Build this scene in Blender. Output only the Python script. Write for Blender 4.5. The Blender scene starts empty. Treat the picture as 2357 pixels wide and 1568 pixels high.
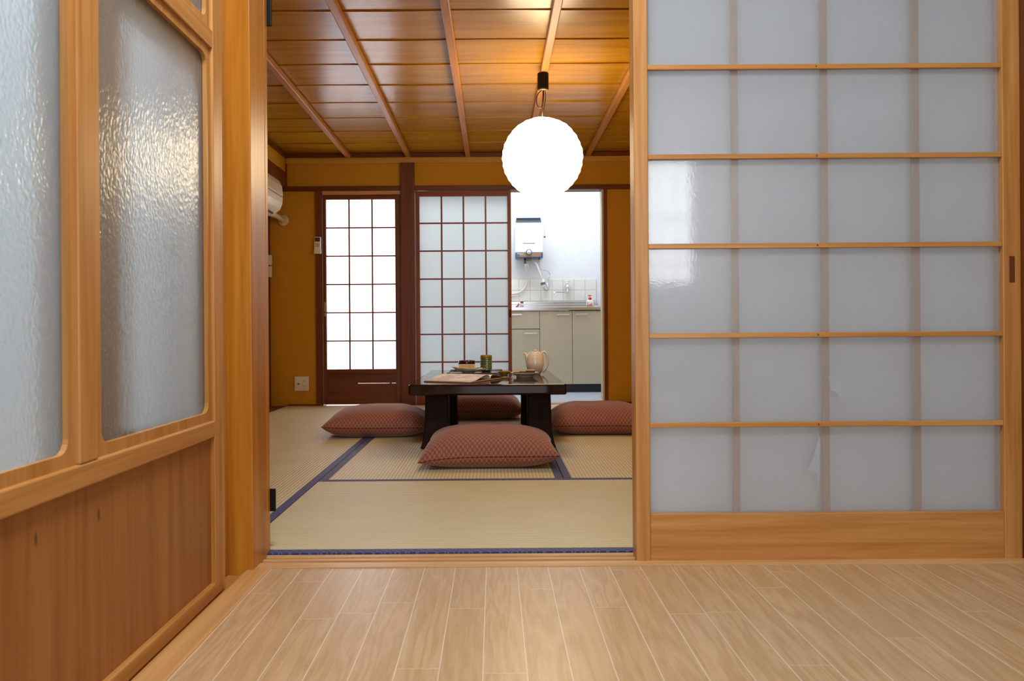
import bpy, bmesh, math, random
from mathutils import Vector, Matrix, noise as mnoise

scene = bpy.context.scene
C = scene.collection
PI = math.pi
random.seed(7)

# ------------------------------------------------------------------ camera geometry
W, H, F = 2357, 1568, 1705.0          # image size and focal length in pixels
CX, CY = 1137.0, 757.0                # vanishing point of the room's depth direction
ROLL = 0.007
EYE = 0.59

def at(px, py, d):
    """Room point (X, Z) seen at pixel px, py at depth d (metres from the camera)."""
    u, v = px - CX, py - CY
    return (u - ROLL * v) * d / F, EYE - (v + ROLL * u) * d / F

# ------------------------------------------------------------------ materials
def lin(c):
    c = c / 255.0
    return c / 12.92 if c <= 0.04045 else ((c + 0.055) / 1.055) ** 2.4

def rgb(r, g, b):
    return (lin(r), lin(g), lin(b), 1.0)

class NT:
    def __init__(self, name):
        self.m = bpy.data.materials.new(name)
        self.m.use_nodes = True
        self.t = self.m.node_tree
        self.b = self.t.nodes['Principled BSDF']
        self.out = self.t.nodes['Material Output']
    def n(self, typ, **kw):
        nd = self.t.nodes.new(typ)
        for k, v in kw.items():
            setattr(nd, k, v)
        return nd
    def set(self, sock, v):
        if isinstance(v, bpy.types.NodeSocket):
            self.t.links.new(v, sock)
        else:
            sock.default_value = v
    def math(self, op, a, b=0.0, c=None):
        nd = self.n('ShaderNodeMath', operation=op)
        self.set(nd.inputs[0], a)
        self.set(nd.inputs[1], b)
        if c is not None:
            self.set(nd.inputs[2], c)
        return nd.outputs[0]
    def coord(self, which='Object'):
        return self.n('ShaderNodeTexCoord').outputs[which]
    def mapping(self, vec, scale=(1, 1, 1), loc=(0, 0, 0)):
        nd = self.n('ShaderNodeMapping')
        self.set(nd.inputs['Vector'], vec)
        nd.inputs['Scale'].default_value = scale
        nd.inputs['Location'].default_value = loc
        return nd.outputs[0]
    def noise(self, vec, scale, detail=3.0, rough=0.5, dist=0.0):
        nd = self.n('ShaderNodeTexNoise')
        self.set(nd.inputs['Vector'], vec)
        nd.inputs['Scale'].default_value = scale
        nd.inputs['Detail'].default_value = detail
        nd.inputs['Roughness'].default_value = rough
        nd.inputs['Distortion'].default_value = dist
        return nd.outputs['Fac']
    def sep(self, vec):
        nd = self.n('ShaderNodeSeparateXYZ')
        self.set(nd.inputs[0], vec)
        return nd.outputs
    def comb(self, x, y, z):
        nd = self.n('ShaderNodeCombineXYZ')
        for s, v in zip(nd.inputs, (x, y, z)):
            self.set(s, v)
        return nd.outputs[0]
    def ramp(self, fac, stops):
        nd = self.n('ShaderNodeValToRGB')
        self.set(nd.inputs[0], fac)
        e = nd.color_ramp.elements
        while len(e) < len(stops):
            e.new(0.5)
        for k, (p, c) in zip(e, stops):
            k.position = p
            k.color = c
        return nd.outputs['Color']
    def mix(self, fac, a, b, blend='MIX'):
        nd = self.n('ShaderNodeMix', data_type='RGBA', blend_type=blend)
        self.set(nd.inputs[0], fac)
        self.set(nd.inputs[6], a)
        self.set(nd.inputs[7], b)
        return nd.outputs[2]
    def bump(self, h, strength=0.3, dist=0.002):
        nd = self.n('ShaderNodeBump')
        nd.inputs['Strength'].default_value = strength
        nd.inputs['Distance'].default_value = dist
        self.set(nd.inputs['Height'], h)
        return nd.outputs[0]
    def p(self, **kw):
        names = {'color': 'Base Color', 'rough': 'Roughness', 'metal': 'Metallic', 'normal': 'Normal', 'trans': 'Transmission Weight',
                 'ior': 'IOR', 'coat': 'Coat Weight', 'coat_rough': 'Coat Roughness', 'spec': 'Specular IOR Level',
                 'emit': 'Emission Color', 'power': 'Emission Strength', 'sheen': 'Sheen Weight'}
        for k, v in kw.items():
            self.set(self.b.inputs[names[k]], v)
        return self.m

def plain(name, col, rough=0.5, **kw):
    t = NT(name)
    nz = t.noise(t.coord(), 9.0, 3)
    c = t.mix(nz, tuple(x * 0.94 for x in col[:3]) + (1,), tuple(min(1, x * 1.05) for x in col[:3]) + (1,))
    return t.p(color=c, rough=rough, **kw)

def wood(name, dark, light, axis='Z', rough=0.42, fine=1.0, bump=0.15, **kw):
    """Straight-grained timber: noise drawn out along the grain axis."""
    t = NT(name)
    co = t.coord()
    s = [34.0 * fine] * 3
    s['XYZ'.index(axis)] = 1.4
    s2 = [120.0 * fine] * 3
    s2['XYZ'.index(axis)] = 5.0
    g = t.noise(t.mapping(co, s), 1.0, 4, 0.55, 0.6)
    f = t.noise(t.mapping(co, s2), 1.0, 2, 0.5)
    mixed = t.math('ADD', t.math('MULTIPLY', g, 0.75), t.math('MULTIPLY', f, 0.25))
    c = t.ramp(mixed, [(0.32, dark), (0.68, light)])
    big = t.noise(co, 2.5, 2)
    c = t.mix(t.math('MULTIPLY', big, 0.35), c, dark)
    return t.p(color=c, rough=rough, normal=t.bump(f, bump, 0.001), **kw)

HONEY = (rgb(174, 112, 46), rgb(214, 160, 94))
M = {}
M['honey'] = wood('honey pine upright', *HONEY, axis='Z', rough=0.38)
M['honey_x'] = wood('honey pine across', *HONEY, axis='X', rough=0.38)
M['honey_y'] = wood('honey pine lengthwise', *HONEY, axis='Y', rough=0.38)
M['pale_x'] = wood('pale pine sill', rgb(196, 146, 92), rgb(226, 184, 128), axis='X', rough=0.4)
M['pale_y'] = wood('pale pine edging', rgb(190, 136, 82), rgb(220, 172, 112), axis='Y', rough=0.4)
M['panel'] = wood('brown cedar panel', rgb(142, 84, 30), rgb(182, 120, 58), axis='Z', rough=0.4, fine=0.9)
def add_knots():
    t = M['panel'].node_tree
    nt = NT.__new__(NT); nt.m = M['panel']; nt.t = t; nt.b = t.nodes['Principled BSDF']
    old = nt.b.inputs['Base Color'].links[0].from_socket
    x, y, z = nt.sep(nt.coord())
    for ky, kz in ((1.188, 0.296), (1.025, 0.303)):
        dy = nt.math('POWER', nt.math('DIVIDE', nt.math('SUBTRACT', y, ky), 0.0045), 2.0)
        dz = nt.math('POWER', nt.math('DIVIDE', nt.math('SUBTRACT', z, kz), 0.013), 2.0)
        f = nt.math('MULTIPLY', nt.math('SUBTRACT', 1.0, nt.math('MINIMUM', nt.math('ADD', dy, dz), 1.0)), 0.85)
        old = nt.mix(f, old, rgb(70, 34, 12))
    nt.set(nt.b.inputs['Base Color'], old)
add_knots()
M['post'] = wood('amber post', rgb(168, 100, 18), rgb(206, 138, 44), axis='Z', rough=0.32)
M['dark'] = wood('dark brown timber', rgb(92, 42, 8), rgb(128, 66, 18), axis='Z', rough=0.45)
M['dark_x'] = wood('dark brown beam', rgb(92, 42, 8), rgb(128, 66, 18), axis='X', rough=0.45)
M['dark_y'] = wood('dark brown side beam', rgb(92, 42, 8), rgb(128, 66, 18), axis='Y', rough=0.45)
M['russet'] = wood('russet lattice', rgb(120, 52, 14), rgb(160, 82, 28), axis='Z', rough=0.4)
M['russet_x'] = wood('russet lattice across', rgb(120, 52, 14), rgb(160, 82, 28), axis='X', rough=0.4)
M['batten'] = wood('ceiling batten', rgb(172, 112, 54), rgb(208, 148, 84), axis='Y', rough=0.4)
M['ceiling'] = wood('lacquered ceiling board', rgb(160, 110, 14), rgb(198, 145, 26), axis='X', rough=0.25, fine=0.6, bump=0.08)
M['ochre'] = plain('ochre plaster', rgb(204, 150, 36), 0.85)
M['paper_back'] = plain('white backing paper', rgb(246, 249, 252), 0.8)
M['ochre_strip'] = wood('ochre board', rgb(196, 146, 50), rgb(222, 172, 78), axis='X', rough=0.5)
M['white_wall'] = plain('white plaster', rgb(236, 240, 246), 0.75)
M['hall_wall'] = plain('hall plaster', rgb(150, 128, 100), 0.8)
M['kitchen_floor'] = plain('pale vinyl', rgb(196, 208, 222), 0.35)
M['tile'] = plain('cream glazed tile', rgb(240, 242, 238), 0.15)
M['grout'] = plain('grey grout', rgb(182, 180, 172), 0.8)
M['beige'] = plain('beige laminate', rgb(196, 188, 164), 0.35)
M['black'] = plain('matt black', rgb(14, 13, 13), 0.5, spec=0.2)
M['navy_kick'] = plain('blue black plinth', rgb(20, 26, 42), 0.4)
M['steel'] = NT('brushed steel').p(color=(0.62, 0.66, 0.74, 1), rough=0.22, metal=1.0)
M['chrome'] = NT('chrome').p(color=(0.78, 0.8, 0.83, 1), rough=0.1, metal=1.0)
M['alu'] = NT('satin aluminium').p(color=(0.74, 0.74, 0.78, 1), rough=0.35, metal=1.0)
M['brass'] = NT('brass fitting').p(color=(0.55, 0.4, 0.15, 1), rough=0.3, metal=1.0)
M['gunmetal'] = NT('gunmetal fitting').p(color=(0.12, 0.11, 0.13, 1), rough=0.35, metal=0.8)
M['white_plastic'] = plain('white plastic', rgb(238, 238, 236), 0.3)
M['cream_plastic'] = plain('cream plastic', rgb(222, 206, 172), 0.35)
M['hose'] = plain('ivory hose', rgb(238, 236, 226), 0.4)
M['grey_plastic'] = plain('grey plastic', rgb(96, 104, 112), 0.4)
M['lcd'] = plain('dark display', rgb(70, 74, 74), 0.2)
M['blue_enamel'] = plain('slate blue enamel', rgb(52, 82, 118), 0.25)
M['bronze_panel'] = plain('brown metal panel', rgb(150, 118, 98), 0.3)
M['red'] = plain('red plastic', rgb(214, 34, 28), 0.35)
M['porcelain'] = NT('cream porcelain').p(color=rgb(246, 236, 224), rough=0.12, coat=0.4)
M['plate'] = NT('pale celadon plate').p(color=rgb(240, 236, 218), rough=0.15, coat=0.3)
M['celadon'] = NT('green glaze').p(color=rgb(104, 128, 84), rough=0.15, coat=0.5)
M['celadon_rim'] = NT('amber glazed rim').p(color=rgb(168, 128, 40), rough=0.15, coat=0.5)
M['lacquer'] = NT('black red lacquer').p(color=rgb(44, 14, 10), rough=0.12, coat=0.6, coat_rough=0.04)
M['tray_in'] = NT('dark lacquer with blue reflection').p(color=rgb(40, 44, 60), rough=0.12, coat=0.6)  # bluish reflection inside the tray is put into the base colour
M['tray_rim'] = NT('brown lacquer').p(color=rgb(104, 54, 26), rough=0.15, coat=0.5)
M['cake'] = plain('pale sponge', rgb(226, 190, 122), 0.7)
M['cake_brown'] = plain('chocolate cake', rgb(70, 30, 14), 0.5)
M['cake_top'] = plain('golden glaze', rgb(222, 168, 52), 0.3)
M['copper'] = NT('copper brown fork').p(color=rgb(150, 84, 44), rough=0.3)
M['cream'] = plain('whipped cream', rgb(244, 240, 232), 0.5)
M['page'] = plain('book paper', rgb(246, 240, 230), 0.6)
M['page_edge'] = plain('book page edge', rgb(206, 172, 132), 0.7)
M['cover'] = plain('brown book cover', rgb(132, 84, 56), 0.5)
M['red_brown'] = plain('sand brown plastic', rgb(196, 134, 84), 0.5)
M['bead'] = plain('brown wooden bead', rgb(132, 68, 30), 0.4)
M['cloth'] = plain('white dishcloth', rgb(238, 240, 244), 0.8)
M['cord'] = plain('dark cord', rgb(44, 26, 18), 0.5)
M['fitting_rim'] = plain('olive rim', rgb(120, 100, 60), 0.4)
M['wrap'] = NT('clear wrapper').p(color=(0.95, 0.92, 0.9, 1), rough=0.08, trans=0.7, ior=1.35)

def mat_table():
    t = NT('dark lacquered table')
    co = t.coord()
    g = t.noise(t.mapping(co, (26, 1.2, 26)), 1.0, 3, 0.5, 0.5)
    c = t.ramp(g, [(0.3, rgb(24, 9, 5)), (0.75, rgb(46, 18, 10))])
    return t.p(color=c, rough=0.06, spec=0.38)
M['table'] = mat_table()
M['table_leg'] = wood('dark lacquered leg', rgb(26, 9, 5), rgb(44, 17, 10), axis='Z', rough=0.5, spec=0.12)

def mat_floor():
    t = NT('light oak floorboards')
    x, y, z = t.sep(t.coord())
    bw = 0.0759
    q = t.math('DIVIDE', t.math('ADD', x, 0.023), bw)
    idx = t.math('FLOOR', q)
    fr = t.math('FRACT', q)
    wn = t.n('ShaderNodeTexWhiteNoise', noise_dimensions='1D')
    t.set(wn.inputs['W'], idx)
    rnd = wn.outputs['Value']
    yy = t.math('ADD', y, t.math('MULTIPLY', rnd, 7.3))
    qy = t.math('DIVIDE', yy, 0.92)
    wn2 = t.n('ShaderNodeTexWhiteNoise', noise_dimensions='2D')
    t.set(wn2.inputs['Vector'], t.comb(idx, t.math('FLOOR', qy), 0.0))
    r2 = wn2.outputs['Value']
    gx = t.math('ADD', x, t.math('MULTIPLY', r2, 11.0))
    vec = t.comb(t.math('MULTIPLY', gx, 20.0), t.math('MULTIPLY', yy, 1.9), t.math('MULTIPLY', r2, 5.0))
    n1 = t.noise(vec, 1.0, 3, 0.5, 0.4)
    rings = t.math('FRACT', t.math('MULTIPLY', n1, 7.0))
    rings = t.math('ABSOLUTE', t.math('SUBTRACT', rings, 0.5))
    fine = t.noise(t.comb(t.math('MULTIPLY', gx, 240.0), t.math('MULTIPLY', yy, 10.0), 0.0), 1.0, 2)
    f = t.math('ADD', t.math('MULTIPLY', rings, 0.55), t.math('MULTIPLY', fine, 0.45))
    col = t.ramp(f, [(0.12, rgb(180, 142, 98)), (0.62, rgb(212, 178, 136))])
    col = t.mix(t.math('MULTIPLY', r2, 0.4), col, rgb(186, 150, 108))
    edge = t.math('LESS_THAN', t.math('ABSOLUTE', t.math('SUBTRACT', fr, 0.5)), 0.4885)
    fy = t.math('FRACT', qy)
    edgey = t.math('LESS_THAN', t.math('ABSOLUTE', t.math('SUBTRACT', fy, 0.5)), 0.4988)
    both = t.math('MULTIPLY', edge, t.math('MAXIMUM', edgey, 0.45))
    col = t.mix(both, rgb(226, 206, 184), col)
    return t.p(color=col, rough=t.math('ADD', 0.26, t.math('MULTIPLY', fine, 0.16)), normal=t.bump(t.math('ADD', both, t.math('MULTIPLY', fine, 0.25)), 0.25, 0.0012))
M['floor'] = mat_floor()

def mat_tatami(name, length):
    t = NT(name)
    x, y, z = t.sep(t.coord())
    s, l = (x, y) if length == 'Y' else (y, x)
    per = 0.0140
    ph = t.math('MULTIPLY', s, 2 * PI / per)
    rib = t.math('ADD', 0.5, t.math('MULTIPLY', t.math('SINE', ph), 0.5))
    rush = t.noise(t.comb(t.math('MULTIPLY', s, 60.0), t.math('MULTIPLY', l, 700.0), 0.0), 1.0, 2)
    patch = t.noise(t.coord(), 5.0, 3)
    f = t.math('ADD', t.math('MULTIPLY', rib, 0.4), t.math('ADD', t.math('MULTIPLY', rush, 0.4), t.math('MULTIPLY', patch, 0.2)))
    col = t.ramp(f, [(0.2, rgb(190, 174, 126)), (0.8, rgb(230, 218, 178))])
    h = t.math('ADD', rib, t.math('MULTIPLY', rush, 0.4))
    return t.p(color=col, rough=0.5, normal=t.bump(h, 0.45, 0.0016), spec=0.4)
M['tatami_y'] = mat_tatami('rush matting lengthwise', 'Y')
M['tatami_x'] = mat_tatami('rush matting across', 'X')

def mat_heri():
    t = NT('navy woven border')
    x, y, z = t.sep(t.coord())
    a = t.math('LESS_THAN', t.math('FRACT', t.math('MULTIPLY', t.math('ADD', x, y), 42.0)), 0.14)
    b = t.math('LESS_THAN', t.math('FRACT', t.math('MULTIPLY', t.math('SUBTRACT', y, t.math('MULTIPLY', x, 0.6)), 60.0)), 0.14)
    g = t.math('MAXIMUM', a, b)
    col = t.mix(g, rgb(58, 58, 104), rgb(104, 112, 142))
    return t.p(color=col, rough=0.6)
M['heri'] = mat_heri()

def mat_fabric():
    """Rust cloth woven with staggered upright ovals, each with an inner oval."""
    t = NT('rust oval weave cloth')
    u, v, _ = t.sep(t.coord('UV'))
    pu, pv = 0.0195, 0.0315
    def ovals(du, dv):
        a = t.math('SUBTRACT', t.math('FRACT', t.math('ADD', t.math('DIVIDE', u, pu), du)), 0.5)
        b = t.math('SUBTRACT', t.math('FRACT', t.math('ADD', t.math('DIVIDE', v, pv), dv)), 0.5)
        b2 = t.math('POWER', t.math('DIVIDE', t.math('ABSOLUTE', b), 0.43), 2.0)
        return t.math('ADD', t.math('DIVIDE', t.math('ABSOLUTE', a), 0.39), b2)
    d = t.math('MINIMUM', ovals(0.0, 0.0), ovals(0.5, 0.5))
    outer = t.math('LESS_THAN', t.math('ABSOLUTE', t.math('SUBTRACT', d, 0.98)), 0.13)
    inner = t.math('MAXIMUM', t.math('LESS_THAN', t.math('ABSOLUTE', t.math('SUBTRACT', d, 0.60)), 0.05), t.math('LESS_THAN', t.math('ABSOLUTE', t.math('SUBTRACT', d, 0.25)), 0.06))
    thread = t.noise(t.mapping(t.coord('UV'), (900, 500, 1)), 1.0, 2)
    base = t.mix(thread, rgb(142, 78, 60), rgb(196, 124, 98))
    base = t.mix(t.math('MULTIPLY', inner, 0.45), base, rgb(92, 40, 30))
    col = t.mix(t.math('MULTIPLY', outer, 0.92), base, rgb(52, 14, 14))
    h = t.math('SUBTRACT', 1.0, t.math('ADD', outer, t.math('MULTIPLY', inner, 0.4)))
    return t.p(color=col, rough=0.75, sheen=0.25, normal=t.bump(h, 0.35, 0.001))
M['fabric'] = mat_fabric()
M['piping'] = plain('dark red piping', rgb(86, 30, 22), 0.7)

def mat_page():
    t = NT('printed page')
    co = t.coord()
    n = t.noise(t.mapping(co, (9, 14, 9)), 1.0, 3, 0.6)
    c = t.ramp(n, [(0.44, rgb(246, 240, 230)), (0.56, rgb(206, 200, 198)), (0.7, rgb(238, 214, 204))])
    return t.p(color=c, rough=0.5)
M['print'] = mat_page()

# glass
def mat_ripple():
    """Pressed glass with small elongated dents."""
    t = NT('pressed ripple glass')
    co = t.coord()
    warp = t.noise(co, 30.0, 2)
    v = t.n('ShaderNodeTexVoronoi')
    v.feature = 'SMOOTH_F1'
    t.set(v.inputs['Vector'], t.mapping(t.comb(*[t.math('ADD', c, t.math('MULTIPLY', warp, 0.02)) for c in t.sep(co)]), (1, 1, 0.7)))
    v.inputs['Scale'].default_value = 165.0
    h = t.math('ADD', v.outputs['Distance'], t.math('MULTIPLY', t.noise(co, 160.0, 2), 0.3))
    nb = t.bump(h, 0.3, 0.003)
    t.p(color=(0.88, 0.93, 0.95, 1), rough=0.2, trans=0.9, ior=1.46, normal=nb)
    tr = t.n('ShaderNodeBsdfTranslucent')
    tr.inputs['Color'].default_value = (0.80, 0.90, 0.95, 1)
    mx = t.n('ShaderNodeMixShader')
    mx.inputs[0].default_value = 0.22
    t.t.links.new(t.b.outputs[0], mx.inputs[1])
    t.t.links.new(tr.outputs[0], mx.inputs[2])
    t.t.links.new(mx.outputs[0], t.out.inputs['Surface'])
    return t.m
M['ripple'] = mat_ripple()

def mat_frost():
    """Frosted glass, smooth on the hall side, sandy on the other."""
    t = NT('frosted glass')
    co = t.coord()
    n = t.noise(co, 330.0, 2, 0.6)
    g = t.noise(co, 150.0, 2, 0.6)
    t.set(t.b.inputs['Coat Normal'], t.bump(g, 0.03, 0.002))
    return t.p(color=(0.92, 0.96, 1.0, 1), rough=0.22, trans=0.81, ior=1.46, normal=t.bump(n, 0.22, 0.002), coat=0.9, coat_rough=0.055)
M['frost'] = mat_frost()

def mat_diffusing(name, col, gloss=0.3, dif=0.25):
    """Obscure glass that scatters the daylight behind it."""
    t = NT(name)
    tr = t.n('ShaderNodeBsdfTranslucent')
    n = t.noise(t.coord(), 200.0, 2)
    tr.inputs['Color'].default_value = col
    t.set(tr.inputs['Normal'], t.bump(n, 0.3, 0.002))
    t.p(color=col, rough=gloss, normal=t.bump(n, 0.3, 0.002))
    mx = t.n('ShaderNodeMixShader')
    mx.inputs[0].default_value = dif
    t.t.links.new(tr.outputs[0], mx.inputs[1])
    t.t.links.new(t.b.outputs[0], mx.inputs[2])
    t.t.links.new(mx.outputs[0], t.out.inputs['Surface'])
    return t.m
M['bright_glass'] = mat_diffusing('daylit obscure glass', (0.93, 0.93, 0.95, 1))
M['kitchen_glass'] = mat_diffusing('obscure glass of kitchen door', (0.86, 0.91, 0.92, 1), 0.3, 0.3)

def mat_lantern():
    t = NT('glowing white paper')
    return t.p(color=rgb(250, 240, 220), rough=0.8, emit=(1.0, 0.79, 0.50, 1), power=12.5)
M['paper'] = mat_lantern()

# ------------------------------------------------------------------ mesh helpers
def B():
    return bmesh.new()

def box(bm, x0, x1, y0, y1, z0, z1):
    v = [bm.verts.new(p) for p in ((x0, y0, z0), (x1, y0, z0), (x1, y1, z0), (x0, y1, z0), (x0, y0, z1), (x1, y0, z1), (x1, y1, z1), (x0, y1, z1))]
    for f in ((0, 3, 2, 1), (4, 5, 6, 7), (0, 1, 5, 4), (1, 2, 6, 5), (2, 3, 7, 6), (3, 0, 4, 7)):
        bm.faces.new([v[i] for i in f])
    return bm

def loft(bm, rings, closed=True, cap=True):
    """Skin a list of equal-length vertex rings."""
    vs = [[bm.verts.new(p) for p in r] for r in rings]
    n = len(vs[0])
    for a, b in zip(vs, vs[1:]):
        for i in range(n if closed else n - 1):
            j = (i + 1) % n
            bm.faces.new((a[i], a[j], b[j], b[i]))
    if cap:
        bm.faces.new(list(reversed(vs[0])))
        bm.faces.new(vs[-1])
    return bm

def tube(bm, pts, r, n=12, smooth=0):
    pts = [Vector(p) for p in pts]
    for _ in range(smooth):
        q = [pts[0]]
        for a, b in zip(pts, pts[1:]):
            q += [a * 0.75 + b * 0.25, a * 0.25 + b * 0.75]
        pts = q + [pts[-1]]
    rr = r if isinstance(r, (list, tuple)) else None
    t0 = (pts[1] - pts[0]).normalized()
    ref = Vector((0, 0, 1)) if abs(t0.z) < 0.9 else Vector((1, 0, 0))
    nrm = t0.cross(ref).normalized()
    rings = []
    for i, p in enumerate(pts):
        t = (pts[min(i + 1, len(pts) - 1)] - pts[max(i - 1, 0)]).normalized()
        nrm = (nrm - t * nrm.dot(t)).normalized()
        bn = t.cross(nrm)
        rad = r if rr is None else rr[0] + (rr[1] - rr[0]) * i / (len(pts) - 1)
        rings.append([p + (nrm * math.cos(2 * PI * k / n) + bn * math.sin(2 * PI * k / n)) * rad for k in range(n)])
    return loft(bm, rings)

def lathe(bm, prof, c, n=32, axis='Z', cap=True):
    c = Vector(c)
    rings = []
    for r, h in prof:
        r = max(r, 1e-5)
        ring = []
        for k in range(n):
            a = 2 * PI * k / n
            if axis == 'Z':
                ring.append(c + Vector((r * math.cos(a), r * math.sin(a), h)))
            elif axis == 'Y':
                ring.append(c + Vector((r * math.cos(a), h, r * math.sin(a))))
            else:
                ring.append(c + Vector((h, r * math.cos(a), r * math.sin(a))))
        rings.append(ring)
    return loft(bm, rings, cap=cap)

def obj(name, bm, mat, parent=None, smooth=False, bevel=0.0, seg=2):
    bmesh.ops.recalc_face_normals(bm, faces=bm.faces[:])
    me = bpy.data.meshes.new(name)
    bm.to_mesh(me)
    bm.free()
    me.materials.append(mat)
    for p in me.polygons:
        p.use_smooth = smooth
    o = bpy.data.objects.new(name, me)
    C.objects.link(o)
    if parent is not None:
        o.parent = parent
        o.matrix_parent_inverse = parent.matrix_basis.inverted()
    if bevel:
        b = o.modifiers.new('bevel', 'BEVEL')
        b.width = bevel
        b.segments = seg
        b.limit_method = 'ANGLE'
    return o

def bx(name, dims, mat, parent=None, bevel=0.0):
    return obj(name, box(B(), *dims), mat, parent, bevel=bevel)

def tag(o, label, cat, group=None, kind=None):
    o['label'] = label
    o['category'] = cat
    if group:
        o['group'] = group
    if kind:
        o['kind'] = kind
    return o

def thing(name, label, cat, loc=(0, 0, 0), group=None, kind=None):
    o = bpy.data.objects.new(name, None)
    o.location = loc
    C.objects.link(o)
    bpy.context.view_layer.update()
    return tag(o, label, cat, group, kind)

def struct(name, bm, mat, label, cat, bevel=0.0, smooth=False):
    return tag(obj(name, bm, mat, bevel=bevel, smooth=smooth), label, cat, kind='structure')

_trim = [0]
def trim(dims, mat, label, cat='wood trim', bevel=0.002):
    _trim[0] += 1
    bm = box(B(), *dims) if not isinstance(dims, bmesh.types.BMesh) else dims
    return struct('trim_%d' % _trim[0], bm, mat, label, cat, bevel)

# ------------------------------------------------------------------ dimensions
D1, FAR, MW = 1.942, 5.748, 0.9515     # front edge of the mats, far wall, mat width
XL = -0.684                            # seam between the left mats and the rest
RX0, RX1 = XL - MW, XL + 2 * MW        # room's mat area
CEIL = 1.955
PX = FAR / F

# ================================================================== HALL
bm = B(); box(bm, -0.556, 2.1, -3.2, 1.833, -0.03, 0.0)
struct('floor', bm, M['floor'], 'light oak strip flooring of the hall in the foreground', 'floor')
trim((-0.611, -0.556, -3.2, 1.834, -0.03, 0.003), M['pale_y'], 'pale wooden edging strip along the floor beside the left glass door', 'floor trim')
# grooved front sill between hall and mats
bm = B()
for y0, y1, zt in ((1.834, 1.872, 0.002), (1.872, 1.890, -0.005), (1.890, 1.903, 0.002), (1.903, 1.921, -0.005), (1.921, D1 - 0.004, 0.002)):
    box(bm, -0.6, 1.34, y0, y1, -0.03, zt)
trim(bm, M['pale_x'], 'pale grooved wooden sill between hall floor and front mat', 'door sill', 0.0008)
# left door track
bm = B()
for x0, x1, zt in ((-0.76, -0.712, 0.0), (-0.712, -0.694, -0.008), (-0.694, -0.668, 0.0), (-0.668, -0.622, -0.01), (-0.622, -0.6115, -0.004)):
    box(bm, x0, x1, -3.2, 1.93, -0.035, zt)
trim(bm, M['honey_y'], 'grooved wooden track under the left glass door', 'door track', 0.0008)
trim((-0.705, -0.594, 1.816, 1.931, -0.012, 2.35), M['post'], 'thick amber wooden post at the left of the opening', 'post', 0.003)
trim((-0.66, -0.594, 1.932, 1.955, 0.0075, 1.77), M['post'], 'thin amber strip at the back of the amber post', 'door jamb')
trim((-0.74, -0.657, 1.745, 1.8155, -0.008, 2.35), M['honey'], 'narrow honey jamb strip between left glass door and amber post', 'door jamb')
trim((1.331, 1.47, 1.80, 1.931, -0.01, 2.35), M['dark'], 'dark brown post at the right edge beyond the large glass door', 'post')
struct('wall_front', box(B(), -0.8, 2.1, 1.832, 1.931, 1.772, 2.35), M['hall_wall'], 'plaster wall above the sliding door track', 'wall')
struct('wall_right', box(B(), 2.0, 2.1, -3.2, 1.831, -0.03, 2.35), M['hall_wall'], 'plaster wall at the right of the hall', 'wall')
struct('wall_end_right', box(B(), 1.471, 2.0, 1.832, 1.931, -0.03, 1.772), M['hall_wall'], 'plaster wall beyond the dark post at the right', 'wall')
struct('ceiling_hall', box(B(), -2.6, 2.1, -3.2, 1.931, 2.351, 2.42), M['hall_wall'], 'plain ceiling above the hall', 'ceiling')
bm = B()
# rear hall wall with a window opening on its right side and one wide opening
box(bm, -0.8, -0.45, -3.3, -3.2, -0.03, 2.35); box(bm, 0.95, 1.43, -3.3, -3.2, -0.03, 2.35); box(bm, 1.87, 2.0, -3.3, -3.2, -0.03, 2.35)
box(bm, -0.45, 0.95, -3.3, -3.2, -0.03, 0.15); box(bm, -0.45, 0.95, -3.3, -3.2, 2.2, 2.35)
struct('wall_rear', bm, M['hall_wall'], 'rear wall of the hall behind the viewer', 'wall')
struct('wall_left', box(B(), -0.74, -0.66, -3.2, 0.35, -0.03, 2.35), M['hall_wall'], 'plaster wall left of the near glass door', 'wall')

# ---- left glass door (runs along the depth, leads to a side room)
dl = thing('door_1', 'honey pine sliding door with pressed glass above a brown panel, left foreground', 'sliding door', (-0.64, 1.1, 0), kind='structure')
XA, XB = -0.661, -0.625
def dbox(name, y0, y1, z0, z1, mat, x0=XA, x1=XB, bev=0.003):
    return bx(name, (x0, x1, y0, y1, z0, z1), mat, dl, bev)
dbox('stile', 1.658, 1.714, -0.006, 1.76, M['honey'])
dbox('stile', 0.42, 0.48, -0.006, 1.76, M['honey'])
dbox('bottom_rail', 0.48, 1.658, -0.006, 0.026, M['honey_y'])
dbox('middle_rail', 0.48, 1.658, 0.352, 0.389, M['honey_y'])
dbox('upper_rail', 0.48, 1.658, 1.222, 1.262, M['honey_y'])
dbox('top_rail', 0.48, 1.658, 1.70, 1.76, M['honey_y'])
dbox('mullion', 1.118, 1.170, 0.389, 1.222, M['honey'])
dbox('mullion', 1.118, 1.170, 1.262, 1.70, M['honey'])
dbox('lower_panel', 0.48, 1.658, 0.026, 0.352, M['panel'], -0.65, -0.636, 0.0)
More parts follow.
